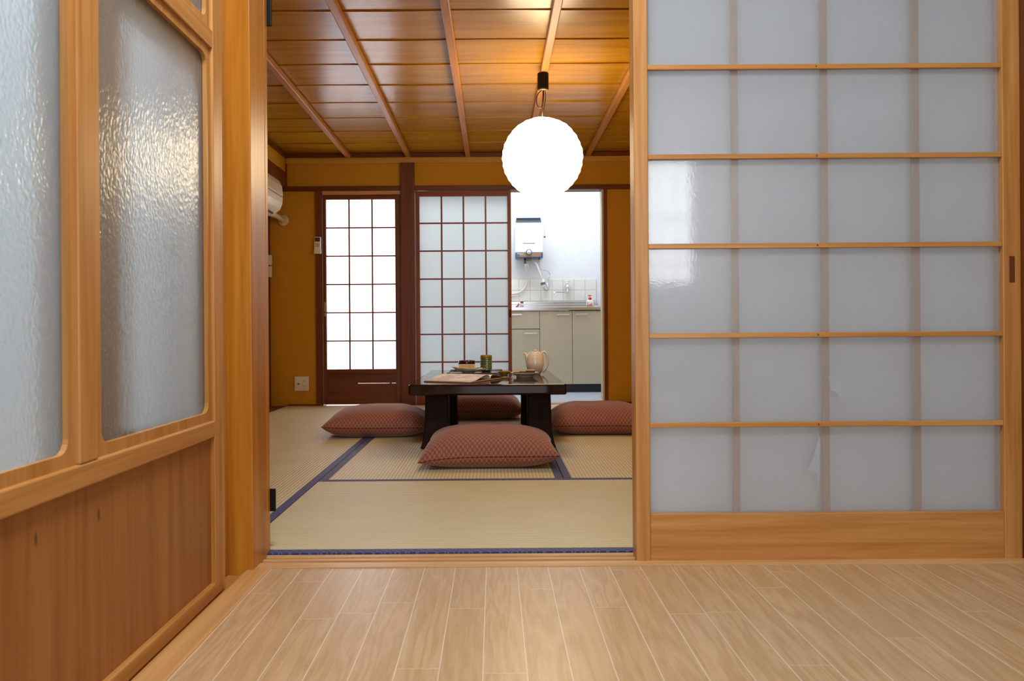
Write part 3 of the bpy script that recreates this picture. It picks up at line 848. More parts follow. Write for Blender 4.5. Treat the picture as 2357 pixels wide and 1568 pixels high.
# ---- floor cushions
def cushion(label, cx, cy, rz, seed, a=0.292, b=0.275, top=0.148, flop=(0, 0, 0, 0), seam_z=0.055):
    root = thing('floor_cushion', label, 'floor cushion', (0, 0, 0), group='rust cushions around the low table')
    rnd = random.Random(seed)
    off = Vector((rnd.uniform(0, 50), rnd.uniform(0, 50), 0))
    n = 44
    bm = B()
    uvl = bm.loops.layers.uv.new('UVMap')
    def base(s, tt):
        x = a * s * (1 - 0.05 * (1 - tt * tt)); y = b * tt * (1 - 0.05 * (1 - s * s))
        fl = 0.0
        for (cs, ct), f in zip(((-1, -1), (1, -1), (1, 1), (-1, 1)), flop):
            fl += f * (max(0, (1 + cs * s) / 2) * max(0, (1 + ct * tt) / 2)) ** 6
        return x, y, seam_z + fl
    def pt(s, tt, side):
        x, y, zsm = base(s, tt)
        e = max(0.0, (1 - abs(s) ** 3.4)) ** 0.50 * max(0.0, (1 - abs(tt) ** 3.0)) ** 0.50
        wr = 0.006 * mnoise.noise(Vector((x * 9, y * 9, 0)) + off) * min(1, e * 3)
        # radial gathers running into the corners
        dc = (abs(s) * abs(tt)) ** 3
        wr += 0.004 * dc * math.sin((math.atan2(abs(tt), abs(s)) * 24)) * min(1, e * 4)
        if side > 0:
            return Vector((x, y, zsm + (top - seam_z) * e + wr))
        return Vector((x, y, max(0.0, zsm - 0.075 * e + wr * 0.4)))
    ss = [math.sin(PI / 2 * (2 * i / n - 1)) for i in range(n + 1)]
    top_v, bot_v = {}, {}
    for i, s in enumerate(ss):
        for j, q in enumerate(ss):
            edge = i in (0, n) or j in (0, n)
            top_v[i, j] = bm.verts.new(pt(s, q, 1))
            bot_v[i, j] = top_v[i, j] if edge else bm.verts.new(pt(s, q, -1))
    arcs = {}
    for side, vv in ((1, top_v), (-1, bot_v)):
        for i in range(n + 1):
            acc = 0.0
            for j in range(n + 1):
                if j:
                    acc += (vv[i, j].co - vv[i, j - 1].co).length
                arcs[i, j, side] = (vv[i, j].co.x, acc * side)
    def arc(i, j, side):
        return arcs[i, j, side]
    for (vv, side) in ((top_v, 1), (bot_v, -1)):
        for i in range(n):
            for j in range(n):
                ids = [(i, j), (i + 1, j), (i + 1, j + 1), (i, j + 1)]
                if side < 0:
                    ids.reverse()
                try:
                    f = bm.faces.new([vv[q] for q in ids])
                except ValueError:
                    continue
                f.smooth = True
                for lp, q in zip(f.loops, ids):
                    lp[uvl].uv = arc(q[0], q[1], side)
    R3 = Matrix.Translation((cx, cy, 0.006)) @ Matrix.Rotation(rz, 4, 'Z')
    edge_pts = [top_v[i, 0].co.copy() for i in range(n + 1)] + [top_v[n, j].co.copy() for j in range(1, n + 1)] + [top_v[i, n].co.copy() for i in range(n - 1, -1, -1)] + [top_v[0, j].co.copy() for j in range(n - 1, 0, -1)]
    bmesh.ops.transform(bm, matrix=R3, verts=bm.verts)
    obj('cover', bm, M['fabric'], root, smooth=True)
    pb = B()
    pts = [R3 @ p for p in edge_pts]
    # closed thin seam
    m = len(pts); rings = []
    for i in range(m):
        tg = (pts[(i + 1) % m] - pts[i - 1]).normalized()
        nn = tg.cross(Vector((0, 0, 1))).normalized(); bb = tg.cross(nn)
        rings.append([pts[i] + (nn * math.cos(2 * PI * q / 6) + bb * math.sin(2 * PI * q / 6)) * 0.0016 for q in range(6)])
    rings.append(rings[0])
    loft(pb, rings, cap=False)
    bmesh.ops.remove_doubles(pb, verts=pb.verts, dist=1e-6)
    obj('seam', pb, M['piping'], root, smooth=True)
    return root

cushion('rust patterned floor cushion in front of the table, nearest one', -0.022, 3.315, math.radians(-0.6), 3, a=0.292, b=0.272, top=0.150, flop=(-0.022, 0.004, -0.01, 0.0))
cushion('rust patterned floor cushion left of the table', -0.652, 4.225, math.radians(3), 11, a=0.285, b=0.275, top=0.155, flop=(0.012, 0, 0, 0))
cushion('rust patterned floor cushion right of the table, cut by the big door', 0.598, 4.265, math.radians(-2), 23, a=0.288, b=0.275, top=0.160, flop=(0, 0, 0, 0))
cushion('rust patterned floor cushion behind the table, seen between its legs', -0.10, 5.00, math.radians(1), 31, a=0.288, b=0.275, top=0.165, flop=(0, 0, 0, 0))

# ================================================================== THINGS ON THE TABLE
# tray
ty0, ty1 = 4.17, 4.52
xa = at(1028, 860, ty0)[0]; xb = at(1160, 860, ty0)[0]
t = thing('serving_tray', 'shallow dark lacquer tray holding cup and bowl on the table', 'tray', ((xa + xb) / 2, 4.34, TZ))
bx('tray_base', (xa, xb, ty0, ty1, TZ + 0.0005, TZ + 0.004), M['tray_in'], t, 0.001)
bm = B()
w = 0.007
box(bm, xa, xb, ty0, ty0 + w, TZ + 0.004, TZ + 0.012); box(bm, xa, xb, ty1 - w, ty1, TZ + 0.004, TZ + 0.012)
box(bm, xa, xa + w, ty0 + w, ty1 - w, TZ + 0.004, TZ + 0.012); box(bm, xb - w, xb, ty0 + w, ty1 - w, TZ + 0.004, TZ + 0.012)
obj('tray_rim', bm, M['tray_rim'], t, bevel=0.0015)
TT = TZ + 0.0045
# tea cup
cd = 4.42
xc, _ = at(1119, 850, cd)
_, ztop = at(1119, 817.5, cd)
hc = ztop - TT
t = thing('tea_cup', 'tall green ribbed tea cup with amber rim on the tray', 'cup', (xc, cd, TT))
prof = [(0.0, 0.001), (0.026, 0.001), (0.029, 0.004), (0.0335, 0.010)]
nrib = 7
for i in range(nrib * 6 + 1):
    q = i / (nrib * 6)
    prof.append((0.0350 + 0.0014 * math.cos(q * nrib * 2 * PI), 0.012 + (hc - 0.026) * q))
prof += [(0.0353, hc - 0.012)]
obj('body', lathe(B(), [(r, h) for r, h in prof], (xc, cd, TT), 40, cap=False), M['celadon'], t, smooth=True)
obj('rim', lathe(B(), [(0.0353, hc - 0.012), (0.0357, hc - 0.004), (0.0350, hc), (0.0337, hc - 0.001), (0.0325, hc - 0.02), (0.028, 0.012), (0.0, 0.010)], (xc, cd, TT), 40, cap=False), M['celadon_rim'], t, smooth=True)
# lacquer bowl
bd_ = 4.44
xc, _ = at(1074.5, 850, bd_)
_, ztop = at(1074.5, 830, bd_)
hb = ztop - TT
rb = 19.6 * bd_ / F
t = thing('lacquer_bowl', 'dark red lacquer bowl behind the plate of pale cake', 'bowl', (xc, bd_, TT))
obj('body', lathe(B(), [(0.0, 0.001), (0.028, 0.001), (0.028, 0.008), (0.036, 0.014), (rb - 0.005, hb * 0.45), (rb - 0.001, hb * 0.7), (rb, hb - 0.001), (rb - 0.002, hb), (rb - 0.0035, hb - 0.004), (rb - 0.010, hb * 0.45), (0.03, 0.016), (0.0, 0.014)], (xc, bd_, TT), 44, cap=False), M['lacquer'], t, smooth=True)
# scalloped plate with pale cake
pd = 4.275
xc, _ = at(1078.5, 850, pd)
rp = 37 * pd / F
t = thing('scalloped_plate', 'scalloped pale plate with cake on the left of the tray', 'plate', (xc, pd, TT))
bm = B()
rings = []
prof = [(0.0, 0.0), (0.30, 0.0), (0.36, 0.0), (0.40, 0.004), (0.62, 0.009), (0.86, 0.018), (0.99, 0.027), (1.0, 0.029), (0.985, 0.030), (0.85, 0.022), (0.6, 0.013), (0.40, 0.009), (0.0, 0.008)]
for r, h in prof:
    ring = []
    for k in range(64):
        a = 2 * PI * k / 64
        wv = 1 + 0.06 * r * r * math.cos(a * 10)
        tilt = 0.006 * r * -math.cos(a)
        ring.append((xc + rp * max(r, 1e-4) * wv * math.cos(a), pd + 0.055 * max(r, 1e-4) * wv * math.sin(a), TT + 0.0006 + h + (tilt if r > 0.7 else 0) + (0.002 * math.cos(a * 10) if r > 0.8 else 0)))
    rings.append(ring)
loft(bm, rings, cap=False)
obj('dish', bm, M['plate'], t, smooth=True)
xk, _ = at(1074, 850, pd)
zk = TT + 0.0128
t = thing('cheesecake_slice', 'pale rectangular cake slice on the scalloped plate', 'cake', (xk, pd, zk))
bx('sponge', (xk - 0.044, xk + 0.046, pd - 0.018, pd + 0.022, zk, zk + 0.034), M['cake'], t, 0.003)
bx('glaze', (xk - 0.044, xk + 0.046, pd - 0.018, pd + 0.022, zk + 0.0345, zk + 0.037), M['page'], t, 0.001)
xf, zf0 = at(1081, 852, pd - 0.04)
t = thing('dessert_fork', 'copper brown dessert fork resting on the scalloped plate', 'fork', (xf, pd, TT))
zq = TT + 0.027
bm = B(); tube(bm, [(xf + 0.006, pd - 0.028, zq - 0.004), (xf + 0.04, pd - 0.032, zq + 0.002), (xf + 0.075, pd - 0.030, zq + 0.0085)], 0.0022, 8)
obj('handle', bm, M['copper'], t, smooth=True)
bm = B()
for q in (-0.004, 0, 0.004):
    tube(bm, [(xf + 0.006, pd - 0.028 + q, zq - 0.004), (xf - 0.022, pd - 0.024 + q, zq - 0.008)], 0.0011, 6)
obj('tines', bm, M['copper'], t, smooth=True)
xw, _ = at(1100, 850, pd)
bm = B()
for k in range(5):
    lathe(bm, [(0.0001, 0), (0.009, 0.002), (0.010, 0.007), (0.006, 0.012), (0.0001, 0.014)], (xw + 0.009 * math.cos(k * 1.3), pd + 0.004 + 0.008 * math.sin(k * 1.3), zk + 0.002 + 0.001 * k), 12, cap=False)
tag(obj('whipped_cream', bm, M['cream'], smooth=True), 'small white dollop of cream beside the pale cake', 'cream')

# right plate with dark cakes
pd = 3.945
xc, _ = at(1207.5, 860, pd)
rp = 32.5 * pd / F
t = thing('round_plate', 'round pale plate with dark cake slices before the teapot', 'plate', (xc, pd, TZ))
ky = 0.95
def plate_bm(xc, yc, rp, z):
    bm = B(); rings = []
    for r, h in [(0.0, 0.002), (0.50, 0.002), (0.52, 0.0), (0.57, 0.0), (0.60, 0.008), (0.80, 0.014), (0.99, 0.0235), (1.0, 0.0245), (0.985, 0.0255), (0.8, 0.0175), (0.6, 0.0115), (0.0, 0.0105)]:
        rings.append([(xc + rp * max(r, 1e-4) * math.cos(2 * PI * k / 56), yc + rp * max(r, 1e-4) * math.sin(2 * PI * k / 56), z + h) for k in range(56)])
    return loft(bm, rings, cap=False)
obj('dish', plate_bm(xc, pd, rp, TZ + 0.0006), M['plate'], t, smooth=True)
zk = TZ + 0.0125
for i, (px, wd, dy) in enumerate(((1188.5, 0.0335, 0.004), (1203.5, 0.0335, -0.012), (1221.0, 0.045, 0.006))):
    xk, _ = at(px, 855, pd)
    t = thing('cake_slice', ('left', 'middle', 'right')[i] + ' one of three dark glazed cake slices on the round plate', 'cake', (xk, pd, zk), group='dark cake slices on the round plate')
    hgt = (0.020, 0.024, 0.027)[i]
    bx('sponge', (xk - wd / 2, xk + wd / 2, pd + dy - 0.03, pd + dy + 0.025, zk, zk + hgt - 0.004), M['cake_brown'], t, 0.002)
    bx('glaze', (xk - wd / 2, xk + wd / 2, pd + dy - 0.03, pd + dy + 0.025, zk + hgt - 0.004, zk + hgt), M['cake_top'], t, 0.0015)
# small saucer partly hidden behind the book
pd = 4.09
xc, _ = at(1161, 862, pd)
t = thing('small_saucer', 'small amber rimmed saucer between tray and round plate', 'saucer', (xc - 0.006, pd, TZ))
obj('dish', plate_bm(xc - 0.002, pd - 0.03, 0.036, TZ + 0.0006), M['celadon_rim'], t, smooth=True)
# clear wrapper
xc, _ = at(1179, 868, 3.83)
bm = B()
bmesh.ops.create_icosphere(bm, subdivisions=2, radius=1.0)
for v in bm.verts:
    n = 0.7 + 0.5 * mnoise.noise(v.co * 2.3)
    v.co = Vector((xc + v.co.x * 0.013 * n, 3.82 + v.co.y * 0.010 * n, TZ + 0.0085 + max(-0.95, v.co.z * n) * 0.008))
tag(obj('sweet_wrapper', bm, M['wrap']), 'crumpled clear wrapper beside the round plate', 'wrapper')

# teapot
pd = 4.17
xc, _ = at(1231.5, 835, pd)
z0 = TZ + 0.0006
sc = pd / F
t = thing('teapot', 'cream white porcelain teapot at the right of the table', 'teapot', (xc, pd, TZ))
hb = at(1231, 812.5, pd)[1] - z0
rmax = 20.8 * sc
prof = [(0.0, 0.002), (rmax * 0.50, 0.0), (rmax * 0.56, 0.001), (rmax * 0.74, hb * 0.12), (rmax * 0.92, hb * 0.28), (rmax, hb * 0.46), (rmax * 0.985, hb * 0.62), (rmax * 0.93, hb * 0.78), (rmax * 0.84, hb * 0.91), (rmax * 0.76, hb * 0.985), (rmax * 0.72, hb), (rmax * 0.70, hb - 0.002), (0.0, hb - 0.002)]
def spl(prof, m=4):
    out = []
    n = len(prof)
    for i in range(n - 1):
        p0, p1, p2, p3 = prof[max(i - 1, 0)], prof[i], prof[i + 1], prof[min(i + 2, n - 1)]
        for k in range(m):
            q = k / m
            out.append(tuple(0.5 * (2 * b + (c - a) * q + (2 * a - 5 * b + 4 * c - d) * q * q + (3 * b - a - 3 * c + d) * q ** 3) for a, b, c, d in zip(p0, p1, p2, p3)))
    return out + [prof[-1]]
obj('body', lathe(B(), spl(prof[2:10], 4) and ([prof[0], prof[1]] + spl(prof[2:10], 4) + prof[10:]), (xc, pd, z0), 48, cap=False), M['porcelain'], t, smooth=True)
lid = obj('lid', lathe(B(), [(rmax * 0.69, hb + 0.0005), (rmax * 0.69, hb + 0.003), (rmax * 0.5, hb + 0.006), (rmax * 0.18, hb + 0.008), (0.0, hb + 0.0085)], (xc, pd, z0), 40, cap=False), M['porcelain'], t, smooth=True)
obj('lid_knob', lathe(B(), [(rmax * 0.14, hb + 0.007), (rmax * 0.13, hb + 0.010), (rmax * 0.27, hb + 0.0135), (rmax * 0.28, hb + 0.0155), (rmax * 0.2, hb + 0.018), (0.0, hb + 0.0185)], (xc, pd, z0), 28, cap=False), M['porcelain'], lid, smooth=True)
def P3(px, py, dy=0.0):
    x, z = at(px, py, pd + dy)
    return Vector((x, pd + dy, z))
bm = B()
pts = [P3(1217, 838), P3(1213.5, 828), P3(1212, 820), P3(1209.5, 815), P3(1205.5, 813)]
rad = [0.015, 0.0125, 0.009, 0.007, 0.0056]
rings = []
dirs = []
for i, p in enumerate(pts):
    tg = (pts[min(i + 1, 4)] - pts[max(i - 1, 0)]).normalized()
    nn = Vector((0, 1, 0)); bb = tg.cross(nn)
    rings.append([p + (nn * math.cos(2 * PI * q / 14) + bb * math.sin(2 * PI * q / 14)) * rad[i] for q in range(14)])
loft(bm, rings)
obj('spout', bm, M['porcelain'], t, smooth=True, bevel=0)
bm = B()
# broad ear shaped handle
cpts = [P3(1246, 816), P3(1249, 811), P3(1254, 810.5), P3(1258.5, 817), P3(1260.5, 830), P3(1259.5, 841), P3(1254, 851), P3(1247.5, 857)]
q = []
for i in range(len(cpts) - 1):
    p0, p1, p2, p3 = cpts[max(i - 1, 0)], cpts[i], cpts[i + 1], cpts[min(i + 2, len(cpts) - 1)]
    for k in range(4):
        s = k / 4
        q.append(0.5 * (2 * p1 + (p2 - p0) * s + (2 * p0 - 5 * p1 + 4 * p2 - p3) * s * s + (3 * p1 - p0 - 3 * p2 + p3) * s ** 3))
q.append(cpts[-1])
rings = []
for i, p in enumerate(q):
    tg = (q[min(i + 1, len(q) - 1)] - q[max(i - 1, 0)]).normalized()
    nn = Vector((0, 1, 0)); bb = tg.cross(nn).normalized()
    wy = 0.011 + 0.004 * math.sin(PI * i / (len(q) - 1))
    rings.append([p + nn * math.cos(2 * PI * k / 14) * wy + bb * math.sin(2 * PI * k / 14) * 0.0062 for k in range(14)])
loft(bm, rings)
obj('handle', bm, M['porcelain'], t, smooth=True)

# open book
N_ = Vector((-0.114, 3.535, 0)); hvec = Vector((-0.233, 0.12, 0)); wvec = Vector((0.094, 0.18, 0))
t = thing('open_book', 'open picture book lying on the front left of the table', 'book', (-0.1, 3.75, TZ))
def slab(bm, fn0, fn1, s0, s1, n=20):
    """Solid strip between two height profiles over s, extruded along the book's height."""
    rings = []
    for i in range(n + 1):
        s = s0 + (s1 - s0) * i / n
        a = N_ + wvec * s
        rings.append([a + Vector((0, 0, fn0(s))), a + hvec + Vector((0, 0, fn0(s))), a + hvec + Vector((0, 0, fn1(s))), a + Vector((0, 0, fn1(s)))])
    return loft(bm, rings)
ZB = TZ + 0.0006
def smooth(q):
    q = min(1.0, max(0.0, q))
    return q * q * (3 - 2 * q)
def top_l(s):
    rise = 0.35 * max(0.0, s) + 0.65 * smooth((s - 0.15) / 0.65) if s < 0.80 else 0.93
    fall = 1.0 if s < 0.80 else math.sqrt(max(0.0, 1 - ((s - 0.80) / 0.201) ** 2))
    return ZB + 0.0062 + 0.026 * min(rise, 0.93) * fall
def top_r(s):
    q = s - 1.0
    up = math.sqrt(max(0.0, 1 - ((0.14 - q) / 0.141) ** 2)) if q < 0.14 else 1.0
    dn = 1.0 if q < 0.14 else 1 - smooth((q - 0.14) / 0.75)
    return ZB + 0.0062 + 0.020 * up * dn
obj('left_cover', slab(B(), lambda s: ZB, lambda s: ZB + 0.0018, -0.02, 1.0), M['cover'], t)
obj('left_pages', slab(B(), lambda s: ZB + 0.0019, lambda s: ZB + 0.006, 0.0, 0.995), M['page_edge'], t)
obj('left_page', slab(B(), lambda s: top_l(s) - 0.0008, top_l, 0.0, 1.0, 60), M['print'], t)
obj('right_cover', slab(B(), lambda s: ZB, lambda s: ZB + 0.0018, 1.0, 2.0), M['cover'], t)
obj('right_pages', slab(B(), lambda s: ZB + 0.0019, lambda s: ZB + 0.006, 1.005, 1.97), M['page_edge'], t)
obj('right_page', slab(B(), lambda s: top_r(s) - 0.0008, top_r, 1.0, 1.97, 60), M['page'], t)

# ================================================================== KITCHEN
KB = 7.35
struct('floor_kitchen', box(B(), -1.75, 1.30, 5.90, KB, -0.06, 0.0), M['kitchen_floor'], 'pale blue grey kitchen floor', 'floor')
struct('wall_kitchen_back', box(B(), -1.75, 1.30, KB, KB + 0.1, -0.06, 2.5), M['white_wall'], 'white kitchen back wall behind sink and heater', 'wall')
struct('wall_kitchen_right', box(B(), 1.15, 1.25, 5.845, KB, -0.06, 2.5), M['white_wall'], 'white kitchen wall at the right', 'wall')
struct('wall_kitchen_left', box(B(), -0.70, -0.62, 5.845, KB, -0.06, 2.5), M['white_wall'], 'white kitchen wall at the left', 'wall')
bm = B(); box(bm, -0.62, 1.15, 5.842, 5.85, ZB0, 2.5)
struct('wall_kitchen_front', bm, M['white_wall'], 'white wall above the doorway on the kitchen side', 'wall')
struct('ceiling_kitchen', box(B(), -0.70, 1.25, 5.845, KB, 2.5, 2.56), M['white_wall'], 'white kitchen ceiling', 'ceiling')
# tiles
bm = B()
tw = 0.1091
xe = at(1371.8, 665, KB)[0]
zt0 = at(1280, 693.5, KB)[1]
for i in range(14):
    for j in range(2):
        x1 = xe - tw * i
        z0 = zt0 + tw * j
        box(bm, x1 - tw + 0.0012, x1 - 0.0012, KB - 0.012, KB - 0.0005, z0 + 0.0012, z0 + tw - 0.0012)
tl = trim(bm, M['tile'], 'two rows of cream square tiles above the sink', 'wall tiles', 0.0015)
bx('grout', (xe - tw * 14, xe - 0.001, KB - 0.0095, KB - 0.0004, zt0, zt0 + 2 * tw - 0.001), M['grout'], tl)
# sink unit
CF = 6.80
cs = CF / F
zc1 = at(1280, 706.5, CF)[1]; zc0 = at(1280, 714, CF)[1]
sx0, sx1 = -0.03, at(1391, 710, CF)[0]
t = thing('sink_cabinet', 'beige kitchen sink cabinet with steel bar handles', 'kitchen cabinet', (0.5, 7.07, 0))
zk0 = at(1350, 884.5, CF)[1]
xd1 = at(1242.5, 790, CF)[0]; xd2 = at(1317.6, 790, CF)[0]
bx('carcass', (sx0, sx1, CF + 0.02, KB - 0.001, zk0, zc0 - 0.004), M['beige'], t)
bx('toe_kick', (sx0, sx1, CF + 0.035, KB - 0.001, 0.001, zk0 - 0.0005), M['navy_kick'], t)
zdr0 = at(1210, 757.5, CF)[1]
def handle(par, px0, px1, py):
    xa, z = at(px0, py, CF); xb, _ = at(px1, py, CF)
    bm = B(); box(bm, xa, xb, CF - 0.024, CF - 0.016, z - 0.007, z + 0.007)
    box(bm, xa + 0.006, xa + 0.014, CF - 0.016, CF - 0.0002, z - 0.004, z + 0.004); box(bm, xb - 0.014, xb - 0.006, CF - 0.016, CF - 0.0002, z - 0.004, z + 0.004)
    obj('handle', bm, M['alu'], par, bevel=0.0015)
g = 0.002
d_ = bx('drawer', (sx0 + g, xd1 - g, CF, CF + 0.0195, zdr0 + g, zc0 - 0.012), M['beige'], t, 0.002); handle(d_, 1172, 1200.5, 724.5)
d_ = bx('door', (sx0 + g, xd1 - g, CF, CF + 0.0195, zk0 + g, zdr0 - g - 0.004), M['beige'], t, 0.002); handle(d_, 1207, 1236.5, 767.5)
d_ = bx('door', (xd1 + g, xd2 - g, CF, CF + 0.0195, zk0 + g, zc0 - 0.012), M['beige'], t, 0.002); handle(d_, 1281, 1310.5, 724.5)
d_ = bx('door', (xd2 + g, sx1 - g, CF, CF + 0.0195, zk0 + g, zc0 - 0.012), M['beige'], t, 0.002); handle(d_, 1324, 1353, 724)
# steel worktop with basin and upstand
t = thing('kitchen_sink', 'stainless steel sink top with raised back edge', 'sink', (0.5, 7.05, zc0))
bm = B()
bX0, bX1, bY0, bY1 = 0.10, 0.70, CF + 0.05, KB - 0.10
box(bm, sx0 - 0.01, sx1 + 0.004, CF - 0.012, bY0, zc0, zc1)
box(bm, sx0 - 0.01, sx1 + 0.004, bY1, KB - 0.014, zc0, zc1)
box(bm, sx0 - 0.01, bX0, bY0, bY1, zc0, zc1); box(bm, bX1, sx1 + 0.004, bY0, bY1, zc0, zc1)
obj('worktop', bm, M['steel'], t, bevel=0.003)
zu = at(1280, 693.8, KB - 0.03)[1]
bx('upstand', (sx0 - 0.01, xe + 0.01, KB - 0.034, KB - 0.0135, at(1280, 701, KB - 0.03)[1], zu), M['steel'], t, 0.004)
bx('upstand_face', (sx0 - 0.01, xe + 0.004, KB - 0.022, KB - 0.0135, zc1, at(1280, 701, KB - 0.03)[1] - 0.0005), M['steel'], t, 0.001)

def KP(px, py, d):
    x, z = at(px, py, d)
    return Vector((x, d, z))
# heater
HD = 7.15
t = thing('water_heater', 'white wall water heater with slate blue base and round knob', 'water heater', (at(1217, 594, HD)[0], KB, at(1217, 594, HD)[1]))
x0, zt = at(1185.5, 513, HD); x1, zb = at(1250, 581.5, HD)
bx('casing', (x0, x1, HD, KB - 0.001, zb + 0.0005, zt), M['white_plastic'], t, 0.006)
_, zv = at(1217, 503, HD)
bm = B()
loft(bm, [[(x0 + 0.008, y, zt + 0.0005), (x1 - 0.012, y, zt + 0.0005), (x1 - 0.016, y, zv - 0.004), (x1 - 0.024, y, zv), (x0 + 0.018, y, zv), (x0 + 0.011, y, zv - 0.004)] for y in (HD + 0.035, KB - 0.05)])
vh = obj('vent_hood', bm, M['grey_plastic'], t)
bx('vent_cap', (x0 + 0.013, x1 - 0.018, HD + 0.012, KB - 0.05, zv + 0.0002, zv + 0.010), M['blue_enamel'], vh, 0.004)
_, zbb = at(1217, 594, HD)
bx('control_panel', (x0 + 0.002, x1 - 0.001, HD - 0.002, KB - 0.03, zbb, zb), M['blue_enamel'], t, 0.006)
xa = at(1196, 585, HD)[0]; xb = at(1245, 585, HD)[0]
bx('metal_insert', (xa, xb, HD - 0.0035, HD - 0.0021, at(1217, 591, HD)[1], at(1217, 582.5, HD)[1]), M['bronze_panel'], t)
kx, kz = at(1217.3, 581, HD)
kn = obj('knob', lathe(B(), [(0.0275, 0.0), (0.0275, -0.012), (0.024, -0.016), (0.0, -0.016)], (kx, HD - 0.0036, kz), 32, 'Y'), M['gunmetal'], t, smooth=False)
obj('knob_face', lathe(B(), [(0.022, -0.0162), (0.021, -0.022), (0.0, -0.023)], (kx, HD - 0.0036, kz), 32, 'Y'), M['alu'], kn, smooth=True)
bx('slot', (at(1203.5, 560, HD)[0], at(1231.5, 560, HD)[0], HD - 0.0012, HD - 0.0001, at(1217, 561, HD)[1], at(1217, 559.6, HD)[1]), M['grey_plastic'], t)
# lettering on the panel
cu = bpy.data.curves.new('lettering', 'FONT'); cu.body = 'Paloma'; cu.size = 0.020; cu.extrude = 0.0003
cu.materials.append(M['white_plastic'])
tmp = bpy.data.objects.new('lettering_curve', cu); C.objects.link(tmp)
bpy.context.view_layer.update()
me = bpy.data.meshes.new_from_object(tmp.evaluated_get(bpy.context.evaluated_depsgraph_get()))
bpy.data.objects.remove(tmp)
o = bpy.data.objects.new('lettering', me); C.objects.link(o)
lx_, lz_ = at(1191, 586, HD)
o.parent = t; o.matrix_parent_inverse = t.matrix_basis.inverted()
o.location = (lx_, HD - 0.0046, lz_); o.rotation_euler = (PI / 2, 0, 0)
# pipe stubs below
def stub(name, px, y0, y1, r, mat, d=HD + 0.06):
    a, b = KP(px, y0, d), KP(px, y1, d)
    return obj(name, tube(B(), [a, b], r, 14), mat, t, smooth=True)
stub('gas_valve', 1208.5, 594, 607, 0.011, M['gunmetal']); stub('brass_plug', 1222, 594, 602, 0.008, M['brass'])
stub('hot_outlet', 1231, 594, 608, 0.010, M['cream_plastic']); stub('cold_inlet', 1241, 594, 604, 0.007, M['brass'])
bm = B(); a = KP(1217, 598, HD + 0.06); box(bm, a.x - 0.020, a.x + 0.02, a.y - 0.012, a.y + 0.012, a.z - 0.012, a.z + 0.014)
obj('valve_block', bm, M['gunmetal'], t, bevel=0.002)
# gas hose
t = thing('gas_hose', 'ivory gas hose curving down left from the water heater', 'hose', KP(1212, 610, HD + 0.06))
obj('rubber_hose', tube(B(), [KP(1210, 608, HD + .06), KP(1211.5, 620, HD + .08), KP(1213, 632, HD + .13), KP(1214.5, 645, HD + .16), KP(1211, 658, HD + .165), KP(1204, 668, HD + .165), KP(1194, 674.5, HD + .165), KP(1180, 677, HD + .165), KP(1160, 677, HD + .165)], 0.0085, 12, 2), M['hose'], t, smooth=True)
obj('hose_clip', tube(B(), [KP(1209.5, 607.5, HD + .06), KP(1210.5, 614, HD + .065)], 0.0115, 12), M['white_plastic'], t, smooth=True)
obj('hose_cap', tube(B(), [KP(1214.5, 608, HD + .07), KP(1215, 617, HD + .075)], [0.010, 0.007], 12), M['hose'], t, smooth=True)
# spout hose with filter
t = thing('spout_pipe', 'white spout pipe slanting down from heater to water filter', 'pipe', KP(1236, 608, HD + .06))
obj('spout_tube', tube(B(), [KP(1231, 606, HD + .055), KP(1235, 607, HD + .05), KP(1239, 618, HD + .05), KP(1247, 642, HD + .07)], [0.0115, 0.0075], 14, 2), M['white_plastic'], t, smooth=True)
fd = KB - 0.10
t = thing('water_filter', 'white tap mounted water filter with grey label above the sink', 'water filter', KP(1250, 660, fd))
def filt(y0, y1, x0, x1, mat, name, r):
    return obj(name, tube(B(), [KP(x0, y0, fd), KP(x1, y1, fd)], r, 20), mat, t, smooth=False)
filt(642.5, 650, 1248, 1249.5, M['white_plastic'], 'filter_head', [0.018, 0.0235])
filt(650, 656, 1249.5, 1250.6, M['grey_plastic'], 'label_band', 0.0238)
filt(656, 661, 1250.6, 1251.8, M['white_plastic'], 'filter_base', [0.0235, 0.016])
# heater supply tap and flexible hose
td = KB - 0.045
t = thing('supply_tap', 'chrome wall tap with oval wall flange beneath the heater', 'tap', KP(1258, 661, td))
c = KP(1258, 661, KB - 0.0125)
obj('wall_flange', lathe(B(), [(0.029, 0.0), (0.029, -0.006), (0.018, -0.016), (0.0, -0.017)], c, 28, 'Y'), M['chrome'], t, smooth=True)
obj('tap_body', tube(B(), [KP(1258, 661, KB - 0.02), KP(1258, 661, KB - 0.06), KP(1252, 662, fd)], 0.010, 14, 1), M['chrome'], t, smooth=True)
obj('tap_neck', tube(B(), [KP(1258, 661, KB - 0.055), KP(1259.5, 650, KB - 0.055)], [0.010, 0.007], 14), M['chrome'], t, smooth=True)
obj('tap_handle', tube(B(), [KP(1256, 656.5, KB - 0.065), KP(1266, 657.5, KB - 0.065)], 0.0042, 10), M['chrome'], t, smooth=True)
t = thing('flexible_hose', 'braided steel hose in an S curve from heater to tap', 'hose', KP(1259, 650, td))
obj('braided_hose', tube(B(), [KP(1241, 604, HD + .06), KP(1241, 612, HD + .07), KP(1245, 620, HD + .09), KP(1253, 622.5, HD + .12), KP(1261, 623, HD + .14), KP(1266, 630, HD + .15), KP(1264.5, 639, HD + .15), KP(1260.5, 646, HD + .148), KP(1259.5, 651, KB - 0.055)], 0.0058, 12, 2), M['chrome'], t, smooth=True)
